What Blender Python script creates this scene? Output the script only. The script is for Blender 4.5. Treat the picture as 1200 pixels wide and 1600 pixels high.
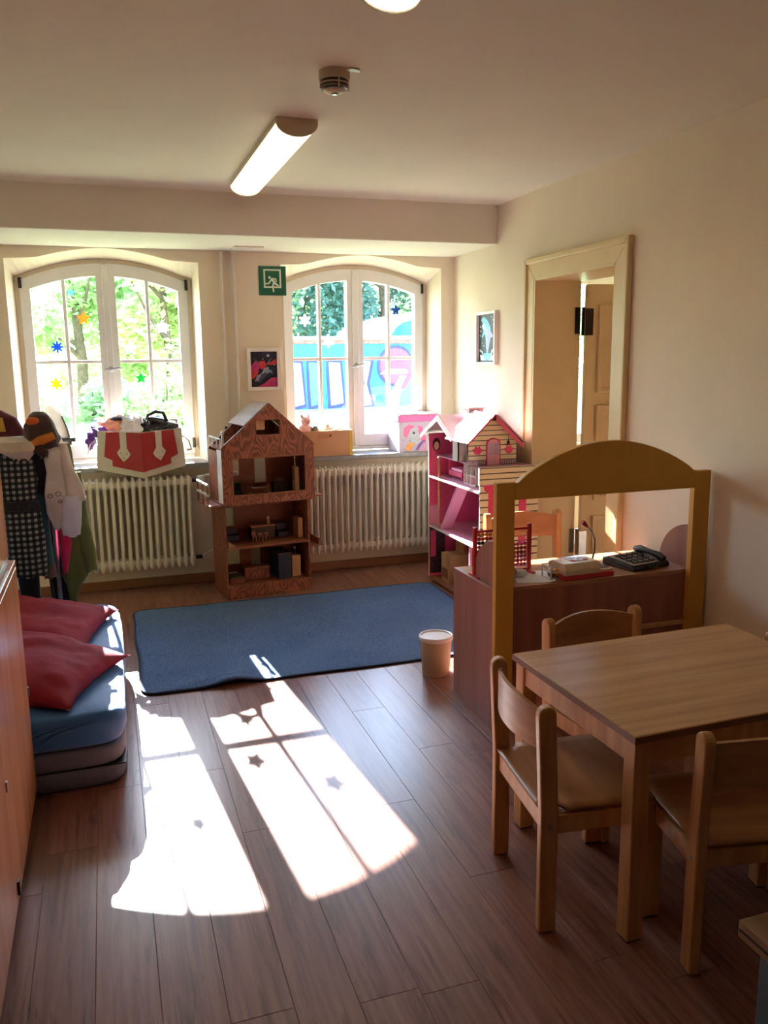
import bpy, bmesh, math, random
from mathutils import Vector, Matrix, noise
random.seed(7)
scene = bpy.context.scene
for _o in list(bpy.data.objects):
    bpy.data.objects.remove(_o)
COL = scene.collection
PI = math.pi

# ------------------------------------------------------------------ camera
cd = bpy.data.cameras.new('camera')
cd.sensor_fit = 'VERTICAL'
cd.sensor_height = 36.0
cd.lens = 1298.0 / 1600.0 * 36.0
cd.clip_start = 0.05
cd.clip_end = 200
cam = bpy.data.objects.new('camera', cd)
COL.objects.link(cam)
_yaw, _pit, _rol = math.radians(18.287), math.radians(-10.419), math.radians(-0.696)
_f = Vector((math.sin(_yaw) * math.cos(_pit), math.cos(_yaw) * math.cos(_pit), math.sin(_pit)))
_r = Vector((math.cos(_yaw), -math.sin(_yaw), 0))
_u = _r.cross(_f)
_r2 = math.cos(_rol) * _r + math.sin(_rol) * _u
_u2 = -math.sin(_rol) * _r + math.cos(_rol) * _u
cam.matrix_world = Matrix(((_r2.x, _u2.x, -_f.x, 0), (_r2.y, _u2.y, -_f.y, 0), (_r2.z, _u2.z, -_f.z, 1.55), (0, 0, 0, 1)))
scene.camera = cam

# ------------------------------------------------------------------ sky, sun, exposure
SUN_E, SKY_S, EXPO = 115.0, 5.2, -0.33
world = bpy.data.worlds.new('sky')
scene.world = world
world.use_nodes = True
wn = world.node_tree
wn.nodes.clear()
sky = wn.nodes.new('ShaderNodeTexSky')
sky.sky_type = 'NISHITA'
sky.sun_disc = False
sky.sun_elevation = math.radians(27.7)
sky.sun_rotation = math.radians(-5.0)
sky.air_density = 1.0
sky.dust_density = 0.3
sky.ozone_density = 2.0
bg = wn.nodes.new('ShaderNodeBackground')
bg.inputs['Strength'].default_value = SKY_S
wo = wn.nodes.new('ShaderNodeOutputWorld')
wn.links.new(sky.outputs[0], bg.inputs[0])
wn.links.new(bg.outputs[0], wo.inputs[0])
sd = bpy.data.lights.new('sun', 'SUN')
sd.energy = SUN_E
sd.angle = math.radians(0.4)
sd.color = (1.0, 0.99, 0.98)
sun = bpy.data.objects.new('sun', sd)
COL.objects.link(sun)
sun.rotation_euler = Vector((0.088, -1, -0.527)).to_track_quat('-Z', 'Y').to_euler()
sun.location = (-1, 20, 11)
vs = scene.view_settings
vs.view_transform = 'Standard'
vs.look = 'None'
vs.gamma = 1.0
vs.use_curve_mapping = False
vs.exposure = EXPO

# ------------------------------------------------------------------ helpers
def lin(c):
    return tuple(((v / 255.0) / 12.92 if v <= 10 else ((v / 255.0 + 0.055) / 1.055) ** 2.4) for v in c)

class NT:
    def __init__(s, name):
        s.m = bpy.data.materials.new(name)
        s.m.use_nodes = True
        s.t = s.m.node_tree
        s.b = s.t.nodes['Principled BSDF']
    def n(s, typ, **kw):
        nd = s.t.nodes.new(typ)
        for k, v in kw.items():
            if k in nd.inputs.keys():
                nd.inputs[k].default_value = v
            else:
                setattr(nd, k, v)
        return nd
    def l(s, a, b):
        s.t.links.new(a, b)
    def ramp(s, fac, stops):
        r = s.n('ShaderNodeValToRGB')
        e = r.color_ramp.elements
        while len(e) < len(stops):
            e.new(0.5)
        for i, (p, c) in enumerate(stops):
            e[i].position = p
            e[i].color = (c[0], c[1], c[2], 1)
        s.l(fac, r.inputs[0])
        return r.outputs[0]

def M(name, c, rough=0.55, var=0.06, scale=9.0, bump=0.0, bscale=60.0, metal=0.0, spec=0.5, sheen=0.0, trans=0.0, coat=0.0):
    """plain procedural material: base colour with a little noise and optional bump"""
    t = NT(name)
    b = t.b
    b.inputs['Roughness'].default_value = rough
    b.inputs['Metallic'].default_value = metal
    b.inputs['Specular IOR Level'].default_value = spec
    if sheen: b.inputs['Sheen Weight'].default_value = sheen
    if coat:
        b.inputs['Coat Weight'].default_value = coat
        b.inputs['Coat Roughness'].default_value = 0.1
    tc = t.n('ShaderNodeTexCoord')
    nz = t.n('ShaderNodeTexNoise', Scale=scale, Detail=3.0)
    t.l(tc.outputs['Object'], nz.inputs['Vector'])
    L = lin(c)
    d = [max(0, v * (1 - var * 1.6)) for v in L]
    h = [min(1, v * (1 + var * 1.6)) for v in L]
    t.l(t.ramp(nz.outputs['Fac'], [(0.3, d), (0.7, h)]), b.inputs['Base Color'])
    if bump:
        n2 = t.n('ShaderNodeTexNoise', Scale=bscale, Detail=2.0)
        t.l(tc.outputs['Object'], n2.inputs['Vector'])
        bp = t.n('ShaderNodeBump', Strength=bump, Distance=0.01)
        t.l(n2.outputs['Fac'], bp.inputs['Height'])
        t.l(bp.outputs[0], b.inputs['Normal'])
    if trans:
        tr = t.n('ShaderNodeBsdfTranslucent')
        tr.inputs['Color'].default_value = (*L, 1)
        mx = t.n('ShaderNodeMixShader')
        mx.inputs[0].default_value = trans
        t.l(b.outputs[0], mx.inputs[1])
        t.l(tr.outputs[0], mx.inputs[2])
        t.l(mx.outputs[0], t.t.nodes['Material Output'].inputs['Surface'])
    return t.m

def wood(name, c1, c2, axis='z', freq=14.0, stretch=12.0, rough=0.45, rand=0.0, fig=0.0, spec=0.5):
    """wood grain that runs along one object axis; rand varies it from piece to piece; fig adds strong plywood figure"""
    t = NT(name)
    b = t.b
    b.inputs['Roughness'].default_value = rough
    b.inputs['Specular IOR Level'].default_value = spec
    tc = t.n('ShaderNodeTexCoord')
    mp = t.n('ShaderNodeMapping')
    s = [freq] * 3
    s['xyz'.index(axis)] = freq / stretch
    mp.inputs['Scale'].default_value = s
    oi = t.n('ShaderNodeObjectInfo')
    ad = t.n('ShaderNodeVectorMath', operation='ADD')
    cb = t.n('ShaderNodeCombineXYZ')
    ml = t.n('ShaderNodeMath', operation='MULTIPLY')
    ml.inputs[1].default_value = 37.0
    t.l(oi.outputs['Random'], ml.inputs[0])
    for i in range(3):
        t.l(ml.outputs[0], cb.inputs[i])
    t.l(tc.outputs['Object'], ad.inputs[0])
    t.l(cb.outputs[0], ad.inputs[1])
    t.l(ad.outputs[0], mp.inputs['Vector'])
    nz = t.n('ShaderNodeTexNoise', Scale=1.0, Detail=6.0, Roughness=0.6, Distortion=0.4)
    t.l(mp.outputs[0], nz.inputs['Vector'])
    a, c = lin(c1), lin(c2)
    fac = nz.outputs['Fac']
    if fig:
        wv = t.n('ShaderNodeTexNoise', Scale=0.55, Detail=1.0)
        t.l(mp.outputs[0], wv.inputs['Vector'])
        k = t.n('ShaderNodeMath', operation='MULTIPLY')
        k.inputs[1].default_value = fig
        t.l(wv.outputs['Fac'], k.inputs[0])
        sn = t.n('ShaderNodeMath', operation='SINE')
        t.l(k.outputs[0], sn.inputs[0])
        mr = t.n('ShaderNodeMapRange')
        mr.inputs['From Min'].default_value = -1
        mr.inputs['From Max'].default_value = 1
        t.l(sn.outputs[0], mr.inputs['Value'])
        av = t.n('ShaderNodeMath', operation='MULTIPLY_ADD')
        av.inputs[1].default_value = 0.55
        t.l(mr.outputs[0], av.inputs[0])
        k2 = t.n('ShaderNodeMath', operation='MULTIPLY')
        k2.inputs[1].default_value = 0.45
        t.l(fac, k2.inputs[0])
        t.l(k2.outputs[0], av.inputs[2])
        fac = av.outputs[0]
    col = t.ramp(fac, [(0.3, a), (0.68, c)])
    if rand:
        hv = t.n('ShaderNodeHueSaturation')
        mr2 = t.n('ShaderNodeMapRange')
        mr2.inputs['To Min'].default_value = 1 - rand
        mr2.inputs['To Max'].default_value = 1 + rand
        t.l(oi.outputs['Random'], mr2.inputs['Value'])
        t.l(mr2.outputs[0], hv.inputs['Value'])
        t.l(col, hv.inputs['Color'])
        col = hv.outputs[0]
    t.l(col, b.inputs['Base Color'])
    bp = t.n('ShaderNodeBump', Strength=0.08, Distance=0.003)
    t.l(nz.outputs['Fac'], bp.inputs['Height'])
    t.l(bp.outputs[0], b.inputs['Normal'])
    return t.m

def glass(name, tint=(1, 1, 1), gl=0.06, rough=0.0):
    t = NT(name)
    tr = t.n('ShaderNodeBsdfTransparent')
    tr.inputs[0].default_value = (*tint, 1)
    g = t.n('ShaderNodeBsdfGlossy')
    g.inputs['Roughness'].default_value = rough
    mx = t.n('ShaderNodeMixShader')
    mx.inputs[0].default_value = gl
    t.l(tr.outputs[0], mx.inputs[1])
    t.l(g.outputs[0], mx.inputs[2])
    t.l(mx.outputs[0], t.t.nodes['Material Output'].inputs['Surface'])
    return t.m

def emit(name, c, s):
    t = NT(name)
    t.b.inputs['Base Color'].default_value = (*lin(c), 1)
    t.b.inputs['Emission Color'].default_value = (*lin(c), 1)
    t.b.inputs['Emission Strength'].default_value = s
    return t.m

class MB:
    def __init__(s):
        s.v, s.f = [], []
    def add(s, vs, fs):
        k = len(s.v)
        s.v += [tuple(p) for p in vs]
        s.f += [tuple(i + k for i in f) for f in fs]
        return s
    def box(s, x0, x1, y0, y1, z0, z1, mat=None):
        vs = [(x, y, z) for x in (x0, x1) for y in (y0, y1) for z in (z0, z1)]
        if mat is not None:
            vs = [mat @ Vector(p) for p in vs]
        return s.add(vs, [(0, 1, 3, 2), (4, 6, 7, 5), (0, 4, 5, 1), (2, 3, 7, 6), (0, 2, 6, 4), (1, 5, 7, 3)])
    def cbox(s, c, d, rot=None):
        m = Matrix.Translation(c)
        if rot is not None:
            m = m @ rot.to_4x4()
        return s.box(-d[0] / 2, d[0] / 2, -d[1] / 2, d[1] / 2, -d[2] / 2, d[2] / 2, m)
    @staticmethod
    def _p(p, ax, a):
        return (p[0], a, p[1]) if ax == 'y' else ((a, p[0], p[1]) if ax == 'x' else (p[0], p[1], a))
    def prism(s, pts, ax, a0, a1):
        n = len(pts)
        vs = [s._p(p, ax, a0) for p in pts] + [s._p(p, ax, a1) for p in pts]
        fs = [tuple(range(n)), tuple(range(2 * n - 1, n - 1, -1))]
        fs += [(i, (i + 1) % n, n + (i + 1) % n, n + i) for i in range(n)]
        return s.add(vs, fs)
    def ring(s, o, i, ax, a0, a1):
        n = len(o)
        vs = [s._p(p, ax, a0) for p in o] + [s._p(p, ax, a0) for p in i] + [s._p(p, ax, a1) for p in o] + [s._p(p, ax, a1) for p in i]
        fs = []
        for k in range(n):
            j = (k + 1) % n
            fs += [(k, j, n + j, n + k), (2 * n + k, 3 * n + k, 3 * n + j, 2 * n + j), (k, 2 * n + k, 2 * n + j, j), (n + k, n + j, 3 * n + j, 3 * n + k)]
        return s.add(vs, fs)
    def tube(s, pts, r, n=8, caps=True, sx=1.0, sy=1.0):
        P = [Vector(p) for p in pts]
        R = r if isinstance(r, (list, tuple)) else [r] * len(P)
        vs, fs = [], []
        up = Vector((0, 0, 1))
        a = None
        for i, p in enumerate(P):
            d = (P[min(i + 1, len(P) - 1)] - P[max(i - 1, 0)]).normalized()
            if a is None:
                a = d.cross(up)
                if a.length < 1e-3:
                    a = Vector((1, 0, 0))
            a = (a - d * a.dot(d)).normalized()
            b = d.cross(a)
            for k in range(n):
                t = 2 * PI * k / n
                vs.append(p + (a * math.cos(t) * sx + b * math.sin(t) * sy) * R[i])
        for i in range(len(P) - 1):
            for k in range(n):
                j = (k + 1) % n
                fs.append((i * n + k, i * n + j, (i + 1) * n + j, (i + 1) * n + k))
        if caps:
            fs += [tuple(range(n - 1, -1, -1)), tuple((len(P) - 1) * n + k for k in range(n))]
        return s.add(vs, fs)
    def lathe(s, prof, c=(0, 0, 0), n=24, caps=True, sx=1.0, sy=1.0):
        vs, fs = [], []
        for r, z in prof:
            for k in range(n):
                t = 2 * PI * k / n
                vs.append((c[0] + r * sx * math.cos(t), c[1] + r * sy * math.sin(t), c[2] + z))
        for i in range(len(prof) - 1):
            for k in range(n):
                j = (k + 1) % n
                fs.append((i * n + k, i * n + j, (i + 1) * n + j, (i + 1) * n + k))
        if caps:
            fs += [tuple(range(n - 1, -1, -1)), tuple((len(prof) - 1) * n + k for k in range(n))]
        return s.add(vs, fs)
    def grid(s, fn, nu, nv, cu=False):
        vs = [fn(i / (nu if cu else nu - 1), j / (nv - 1)) for j in range(nv) for i in range(nu)]
        fs = []
        for j in range(nv - 1):
            for i in range(nu if cu else nu - 1):
                k = (i + 1) % nu
                fs.append((j * nu + i, j * nu + k, (j + 1) * nu + k, (j + 1) * nu + i))
        return s.add(vs, fs)
    def ball(s, c, r, n=12, m=8, sx=1, sy=1, sz=1):
        prof = [(r * math.sin(PI * (i + 0.02) / (m + 0.04)) + 1e-4, -r * math.cos(PI * i / m) * sz) for i in range(m + 1)]
        return s.lathe(prof, c, n, True, sx, sy)
    def mesh(s, name, smooth=None):
        me = bpy.data.meshes.new(name)
        me.from_pydata(s.v, [], s.f)
        bm = bmesh.new()
        bm.from_mesh(me)
        bmesh.ops.recalc_face_normals(bm, faces=bm.faces)
        bm.to_mesh(me)
        bm.free()
        if smooth:
            me.polygons.foreach_set('use_smooth', [True] * len(me.polygons))
            me.set_sharp_from_angle(angle=math.radians(smooth))
        return me
    def build(s, name, mat, parent=None, smooth=None, bev=0.0, solid=0.0, sub=0):
        me = s.mesh(name, smooth)
        me.materials.append(mat)
        o = bpy.data.objects.new(name, me)
        COL.objects.link(o)
        if parent is not None:
            o.parent = parent
        if sub:
            m = o.modifiers.new('sub', 'SUBSURF')
            m.levels = m.render_levels = sub
        if solid:
            m = o.modifiers.new('solid', 'SOLIDIFY')
            m.thickness = solid
        if bev:
            m = o.modifiers.new('bev', 'BEVEL')
            m.width = bev
            m.segments = 2
            m.limit_method = 'ANGLE'
        return o

def tag(o, label=None, cat=None, group=None, kind=None):
    if label: o['label'] = label
    if cat: o['category'] = cat
    if group: o['group'] = group
    if kind: o['kind'] = kind
    return o
def thing(name, label, cat, loc=(0, 0, 0), rz=0.0, group=None, parent=None):
    o = bpy.data.objects.new(name, None)
    o.empty_display_size = 0.1
    COL.objects.link(o)
    o.location = loc
    o.rotation_euler = (0, 0, rz)
    return tag(o, label, cat, group)
def struct(name, label=None):
    o = bpy.data.objects.new(name, None)
    COL.objects.link(o)
    o.empty_display_size = 0.1
    return tag(o, label, None, None, 'structure')
def inst(src, name, parent, loc=(0, 0, 0), rot=(0, 0, 0), scale=(1, 1, 1)):
    o = src.copy()
    o.name = name
    COL.objects.link(o)
    o.parent = parent
    o.location = loc
    o.rotation_euler = rot
    o.scale = scale
    return o
def copytree(src, loc, rz, label, scale=1.0):
    r = src.copy()
    COL.objects.link(r)
    r.location = loc
    r.rotation_euler = (0, 0, rz)
    r.scale = (scale,) * 3
    r['label'] = label
    for c in list(src.children):
        k = c.copy()
        COL.objects.link(k)
        k.parent = r
        for g in list(c.children):
            q = g.copy()
            COL.objects.link(q)
            q.parent = k
    return r
def circ(cx, cy, r, n=20, sx=1.0, a0=0.0, a1=2 * PI, closed=True):
    m = n if closed else n + 1
    return [(cx + r * sx * math.cos(a0 + (a1 - a0) * i / n), cy + r * math.sin(a0 + (a1 - a0) * i / n)) for i in range(m)]

# ------------------------------------------------------------------ materials
m_wall = M('wall_paint', (234, 218, 194), 0.85, 0.02, 3, 0.06, 180)
m_ceil = M('ceiling_paint', (227, 218, 203), 0.85, 0.02, 2, 0.05, 160)
m_white = M('white_lacquer', (230, 226, 224), 0.4, 0.02)
m_frame = M('window_frame_paint', (214, 198, 176), 0.5, 0.03)
m_cream = M('cream_door_paint', (220, 197, 150), 0.4, 0.02)
m_pane = glass('window_glass', (0.97, 0.985, 0.98), 0.04)
m_sill = M('grey_stone', (120, 116, 114), 0.35, 0.12, 40)
m_dark = M('dark_metal', (48, 40, 36), 0.45, 0.1, 20, metal=0.6)
m_steel = M('brushed_steel', (160, 160, 162), 0.35, 0.05, 30, metal=0.9)
m_rad = M('radiator_enamel', (218, 206, 190), 0.4, 0.03)
m_ext = M('exterior_render', (210, 200, 185), 0.9, 0.05)
def plank_wood():
    t = NT('floor_plank_wood')
    b = t.b
    b.inputs['Roughness'].default_value = 0.3
    b.inputs['Specular IOR Level'].default_value = 0.42
    tc = t.n('ShaderNodeTexCoord')
    oi = t.n('ShaderNodeObjectInfo')
    ml = t.n('ShaderNodeMath', operation='MULTIPLY')
    ml.inputs[1].default_value = 53.0
    t.l(oi.outputs['Random'], ml.inputs[0])
    cb = t.n('ShaderNodeCombineXYZ')
    for i in range(3):
        t.l(ml.outputs[0], cb.inputs[i])
    ad = t.n('ShaderNodeVectorMath', operation='ADD')
    t.l(tc.outputs['Object'], ad.inputs[0])
    t.l(cb.outputs[0], ad.inputs[1])
    def nz(sx, sy, detail, dist):
        mp = t.n('ShaderNodeMapping')
        mp.inputs['Scale'].default_value = (sx, sy, sx)
        t.l(ad.outputs[0], mp.inputs['Vector'])
        q = t.n('ShaderNodeTexNoise', Scale=1.0, Detail=detail, Roughness=0.6, Distortion=dist)
        t.l(mp.outputs[0], q.inputs['Vector'])
        return q.outputs['Fac']
    fine = t.ramp(nz(60, 3.0, 5.0, 0.3), [(0.3, lin((110, 70, 58))), (0.7, lin((150, 104, 88)))])
    streak = t.ramp(nz(17, 1.6, 3.0, 1.6), [(0.56, (1, 1, 1)), (0.66, (0.55, 0.48, 0.45)), (0.72, (0.9, 0.88, 0.86))])
    mx = t.n('ShaderNodeMix', data_type='RGBA', blend_type='MULTIPLY')
    mx.inputs[0].default_value = 0.85
    t.l(fine, mx.inputs[6])
    t.l(streak, mx.inputs[7])
    hv = t.n('ShaderNodeHueSaturation')
    mr = t.n('ShaderNodeMapRange')
    mr.inputs['To Min'].default_value = 0.88
    mr.inputs['To Max'].default_value = 1.1
    t.l(oi.outputs['Random'], mr.inputs['Value'])
    t.l(mr.outputs[0], hv.inputs['Value'])
    t.l(mx.outputs[2], hv.inputs['Color'])
    t.l(hv.outputs[0], b.inputs['Base Color'])
    return t.m
m_plank = plank_wood()
m_base = wood('baseboard_wood', (120, 76, 48), (158, 106, 70), 'x', 12, 12, 0.5)
m_beech = wood('beech', (178, 122, 72), (212, 160, 104), 'z', 22, 14, 0.42, 0.05)
m_beechx = wood('beech_top', (178, 128, 82), (208, 162, 112), 'x', 24, 16, 0.38, 0.03)
m_cab = wood('cabinet_beech_veneer', (192, 130, 90), (214, 156, 116), 'z', 14, 16, 0.22, 0.02)
m_ctr = wood('counter_veneer', (138, 84, 66), (162, 104, 82), 'z', 14, 16, 0.4, 0.02)
m_fir = wood('fir_plywood', (114, 62, 44), (158, 92, 64), 'z', 20, 2.6, 0.5, 0.0, 75.0)
m_firp = wood('plain_plywood', (120, 66, 44), (158, 96, 66), 'x', 12, 8, 0.55)
m_firl = wood('light_plywood', (176, 128, 84), (206, 160, 112), 'z', 14, 8, 0.5)
m_ochre = M('ochre_paint', (206, 152, 60), 0.45, 0.03)
m_black = M('black_plastic', (20, 20, 23), 0.35, 0.1)
m_wplas = M('white_plastic', (226, 224, 218), 0.35, 0.02)
m_red = M('red_plastic', (186, 34, 32), 0.35, 0.04)
# ------------------------------------------------------------------ room shell
XL, XR, YB, YF, ZC = -0.92, 2.52, 5.90, -4.6, 2.53
# floor
fl = struct('floor', 'reddish brown wood laminate floor planks')
MB().box(XL, XR + 2.9, YF, 6.2, -0.12, -0.008).build('subfloor', M('subfloor_dark', (40, 28, 22), 0.9), fl)
_w = 0.1537
_x = 1.258 - 15 * _w
_c = 0
while _x < XR:
    x0, x1 = max(_x, XL), min(_x + _w, XR)
    y = YF - random.uniform(0, 1.2)
    while y < YB:
        y0, y1 = max(y, YF), min(y + 1.28, YB)
        if y1 - y0 > 0.03 and x1 - x0 > 0.01:
            cx, cy = (x0 + x1) / 2, (y0 + y1) / 2
            hx, hy = (x1 - x0) / 2 - 0.0003, (y1 - y0) / 2 - 0.0003
            p = MB()
            b = 0.0009
            p.add([(-hx, -hy, -0.008), (hx, -hy, -0.008), (hx, hy, -0.008), (-hx, hy, -0.008), (-hx, -hy, -b), (hx, -hy, -b), (hx, hy, -b), (-hx, hy, -b), (-hx + b, -hy + b, 0), (hx - b, -hy + b, 0), (hx - b, hy - b, 0), (-hx + b, hy - b, 0)],
                  [(0, 1, 5, 4), (1, 2, 6, 5), (2, 3, 7, 6), (3, 0, 4, 7), (4, 5, 9, 8), (5, 6, 10, 9), (6, 7, 11, 10), (7, 4, 8, 11), (8, 9, 10, 11)])
            o = p.build('plank', m_plank, fl)
            o.location = (cx, cy, 0)
        y += 1.28
    _x += _w
# ceiling, beam
tag(MB().box(XL - 0.1, XR + 0.3, YF - 0.1, YB + 0.3, ZC, ZC + 0.15).build('ceiling', m_ceil), 'cream painted ceiling', kind='structure')
tag(MB().box(XL, XR, 5.172, YB, 2.285, ZC + 0.01).build('trim_1', m_ceil, bev=0.006), 'boxed cream ceiling beam above the windows', kind='structure')
tag(MB().box(0.86, 1.05, 5.62, 5.80, 2.277, 2.2849).build('trim_2', m_ceil), 'flat cover plate on the underside of the beam', kind='structure')

# windows -----------------------------------------------------------
HW = 0.572
def arch(dx):      # underside of the wall opening where the window frame sits
    return 2.108 + 0.132 * (1 - (dx / HW) ** 2)
def inner_top(dx):  # arch of the splayed reveal on the room side
    a = abs(dx)
    return 2.2825 - 0.07 * min(1, a / 0.42) ** 1.7 if a < 0.42 else 2.2125 - 0.008 * (a - 0.42) / 0.18
WINS = (0.050, 1.815)
NA = 24
def wall_back():
    m = MB()
    z0, zt = 0.845, ZC
    xs = [XL - 0.1]
    y = YB
    # room-side face and outside face, piecewise
    def quad(a, b, c, d): m.add([a, b, c, d], [(0, 1, 2, 3)])
    for (yy, hw, top) in ((YB, 0.602, inner_top), (6.32, HW, arch)):
        edges = [XL - 0.1]
        for c in WINS:
            edges += [c - hw, c + hw]
        edges.append(XR + 0.3)
        for k in range(0, len(edges), 2):
            quad((edges[k], yy, -0.1), (edges[k + 1], yy, -0.1), (edges[k + 1], yy, zt), (edges[k], yy, zt))
        for c in WINS:
            quad((c - hw, yy, -0.1), (c + hw, yy, -0.1), (c + hw, yy, z0), (c - hw, yy, z0))
            for i in range(NA):
                a, b = -hw + 2 * hw * i / NA, -hw + 2 * hw * (i + 1) / NA
                quad((c + a, yy, top(a)), (c + b, yy, top(b)), (c + b, yy, zt), (c + a, yy, zt))
    for c in WINS:
        def contour(hw, top, yy):
            return [(c - hw, yy, z0)] + [(c - hw + 2 * hw * i / NA, yy, top(-hw + 2 * hw * i / NA)) for i in range(NA + 1)] + [(c + hw, yy, z0)]
        A, B, D = contour(0.602, inner_top, YB), contour(HW, arch, 6.15), contour(HW, arch, 6.32)
        n = len(A)
        for P, Q in ((A, B), (B, D)):
            for i in range(n):
                j = (i + 1) % n
                quad(P[i], P[j], Q[j], Q[i])
    return m
o = wall_back().build('wall_back', m_wall)
tag(o, 'cream window wall with two arched openings', kind='structure')

m_st = {k: M('sticker_' + k, v, 0.5, 0.05, trans=0.35) for k, v in dict(blue=(20, 90, 190), orange=(250, 150, 60), white=(250, 250, 250), green=(40, 160, 80), yellow=(250, 200, 30), navy=(20, 70, 120), pale=(120, 180, 240)).items()}
def window(n, c, label, handle_down):
    root = struct('window_%d' % n, label)
    y0, y1 = 6.142, 6.21
    N = 22
    def cont(x0, x1, zb, drop):
        return [(c + x0, zb)] + [(c + x0 + (x1 - x0) * i / N, arch(x0 + (x1 - x0) * i / N) - drop) for i in range(N + 1)] + [(c + x1, zb)]
    fr = MB().ring(cont(-HW + 0.001, HW - 0.001, 0.866, 0.001), cont(-HW + 0.038, HW - 0.038, 0.902, 0.036), 'y', y0, y1)
    fr.build('window_frame', m_frame, root, smooth=30)
    MB().box(c - HW + 0.04, c + HW - 0.04, y0 - 0.022, y0, 0.868, 0.89).build('rain_bar', m_white, root)
    for s in (-1, 1):
        a, b = (-HW + 0.032, -0.006) if s < 0 else (0.006, HW - 0.032)
        gi, go = 0.062, 0.478
        ga, gb = (-go, -gi) if s < 0 else (gi, go)
        sash = MB().ring(cont(a, b, 0.898, 0.030), cont(ga, gb, 0.985, 0.112), 'y', y0 - 0.012, y1 - 0.012).build('sash', m_white, root, smooth=30)
        mid = (ga + gb) / 2
        MB().box(c + mid - 0.012, c + mid + 0.012, y0 + 0.0, y1 - 0.02, 0.98, arch(mid) - 0.105).build('glazing_bar', m_white, sash, bev=0.004)
        MB().box(c + ga - 0.004, c + gb + 0.004, y0 + 0.001, y1 - 0.021, 1.545, 1.569).build('glazing_bar', m_white, sash, bev=0.004)
        for (p, q) in ((ga, mid - 0.012), (mid + 0.012, gb)):
            MB().box(c + p - 0.003, c + q + 0.003, 6.176, 6.180, 0.98, 1.547).build('pane', m_pane, sash)
            pts = [(c + p - 0.003, 1.567)] + [(c + p + (q - p) * i / 8, arch(p + (q - p) * i / 8) - 0.11) for i in range(9)] + [(c + q + 0.003, 1.567)]
            MB().prism(pts, 'y', 6.176, 6.180).build('pane', m_pane, sash)
        # hinge at the outer corners
        xh = c + s * (HW - 0.036)
        MB().tube([(xh, y0 - 0.022, 2.04), (xh, y0 - 0.022, 2.11)], 0.011, 8).build('hinge', m_dark, root)
        MB().tube([(xh, y0 - 0.022, 0.94), (xh, y0 - 0.022, 1.01)], 0.011, 8).build('hinge', m_dark, root)
    MB().box(c - 0.022, c + 0.022, y0 - 0.028, y0 - 0.012, 0.90, 2.203).build('meeting_strip', m_white, root, bev=0.004)
    hd = MB()
    hd.lathe([(0.0, 0), (0.02, 0.0), (0.02, 0.006), (0.012, 0.012), (0.012, 0.03)], (0, 0, 0), 14)
    h = hd.build('handle', m_steel, root, smooth=40)
    h.rotation_euler = (PI / 2, 0, 0)
    h.location = (c, y0 - 0.028, 1.505)
    MB().tube([(c - 0.045, y0 - 0.06, 1.50 - handle_down), (c, y0 - 0.062, 1.505), (c + 0.075, y0 - 0.06, 1.512 + handle_down * 1.2)], [0.008, 0.009, 0.007], 8).build('handle_grip', m_steel, root, smooth=40)
    MB().box(c - 0.675, c + 0.645, 5.835, 6.16, 0.828, 0.86).build('window_sill', m_sill, root, bev=0.004)
    return root
window(1, WINS[0], 'white arched double window above the left radiator', 0.0)
window(2, WINS[1], 'white arched double window beside the right wall', 0.008)
def flower(x, z, r, kind, label, petals=6, star=False):
    pts = []
    n = petals * (2 if star else 8)
    for i in range(n):
        a = 2 * PI * i / n + PI / 2
        rr = (r if i % 2 == 0 else r * 0.52) if star else r * (0.74 + 0.26 * math.cos(petals * (a - PI / 2)))
        pts.append((x + rr * math.cos(a), z + rr * math.sin(a)))
    o = MB().prism(pts, 'y', 6.1735, 6.1757).build('window_sticker', m_st[kind])
    tag(o, label, 'sticker', 'flower stickers on the window panes')
flower(-0.288, 1.658, 0.042, 'blue', 'deep blue flower sticker on the left window', 8)
flower(-0.107, 1.849, 0.046, 'orange', 'orange star sticker on the left window', 5, True)
flower(0.411, 1.789, 0.054, 'white', 'upper white star sticker on the left window', 5, True)
flower(0.188, 1.646, 0.054, 'white', 'lower white star sticker near the glazing bar of the left window', 5, True)
flower(0.247, 1.440, 0.042, 'green', 'green five petal flower sticker on the left window', 5, True)
flower(-0.315, 1.411, 0.042, 'yellow', 'yellow flower sticker on the left window')
flower(-0.172, 2.020, 0.026, 'pale', 'small pale blue star sticker high on the left window', 5, True)
flower(1.441, 1.840, 0.048, 'white', 'white flower sticker in the leftmost upper pane of the right window')
flower(1.617, 1.688, 0.050, 'white', 'white flower sticker just above the bar of the right window')
flower(2.155, 1.919, 0.040, 'navy', 'dark blue flower sticker in the rightmost pane of the right window', 5)

# right wall with the door opening ------------------------------------
DY0, DY1, DZ, WT = 3.775, 4.628, 2.016, 0.29
m = MB()
for x in (XR, XR + WT):
    for (a, b, c, d) in ((YF - 0.1, DY0, -0.1, ZC), (DY1, YB + 0.3, -0.1, ZC), (DY0, DY1, DZ, ZC)):
        m.add([(x, a, c), (x, b, c), (x, b, d), (x, a, d)], [(0, 1, 2, 3)])
m.add([(XR, DY0, DZ), (XR, DY1, DZ), (XR + WT, DY1, DZ), (XR + WT, DY0, DZ)], [(0, 1, 2, 3)])
m.add([(XR, DY0, -.1), (XR, DY0, DZ), (XR + WT, DY0, DZ), (XR + WT, DY0, -.1)], [(0, 1, 2, 3)])
m.add([(XR, DY1, -.1), (XR, DY1, DZ), (XR + WT, DY1, DZ), (XR + WT, DY1, -.1)], [(0, 1, 2, 3)])
tag(m.build('wall_right', m_wall), 'cream wall with the doorway', kind='structure')
tag(MB().box(XL - 0.12, XL, YF - 0.1, YB + 0.3, -0.1, ZC).build('wall_left', m_wall), 'cream wall behind the cabinet', kind='structure')
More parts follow.
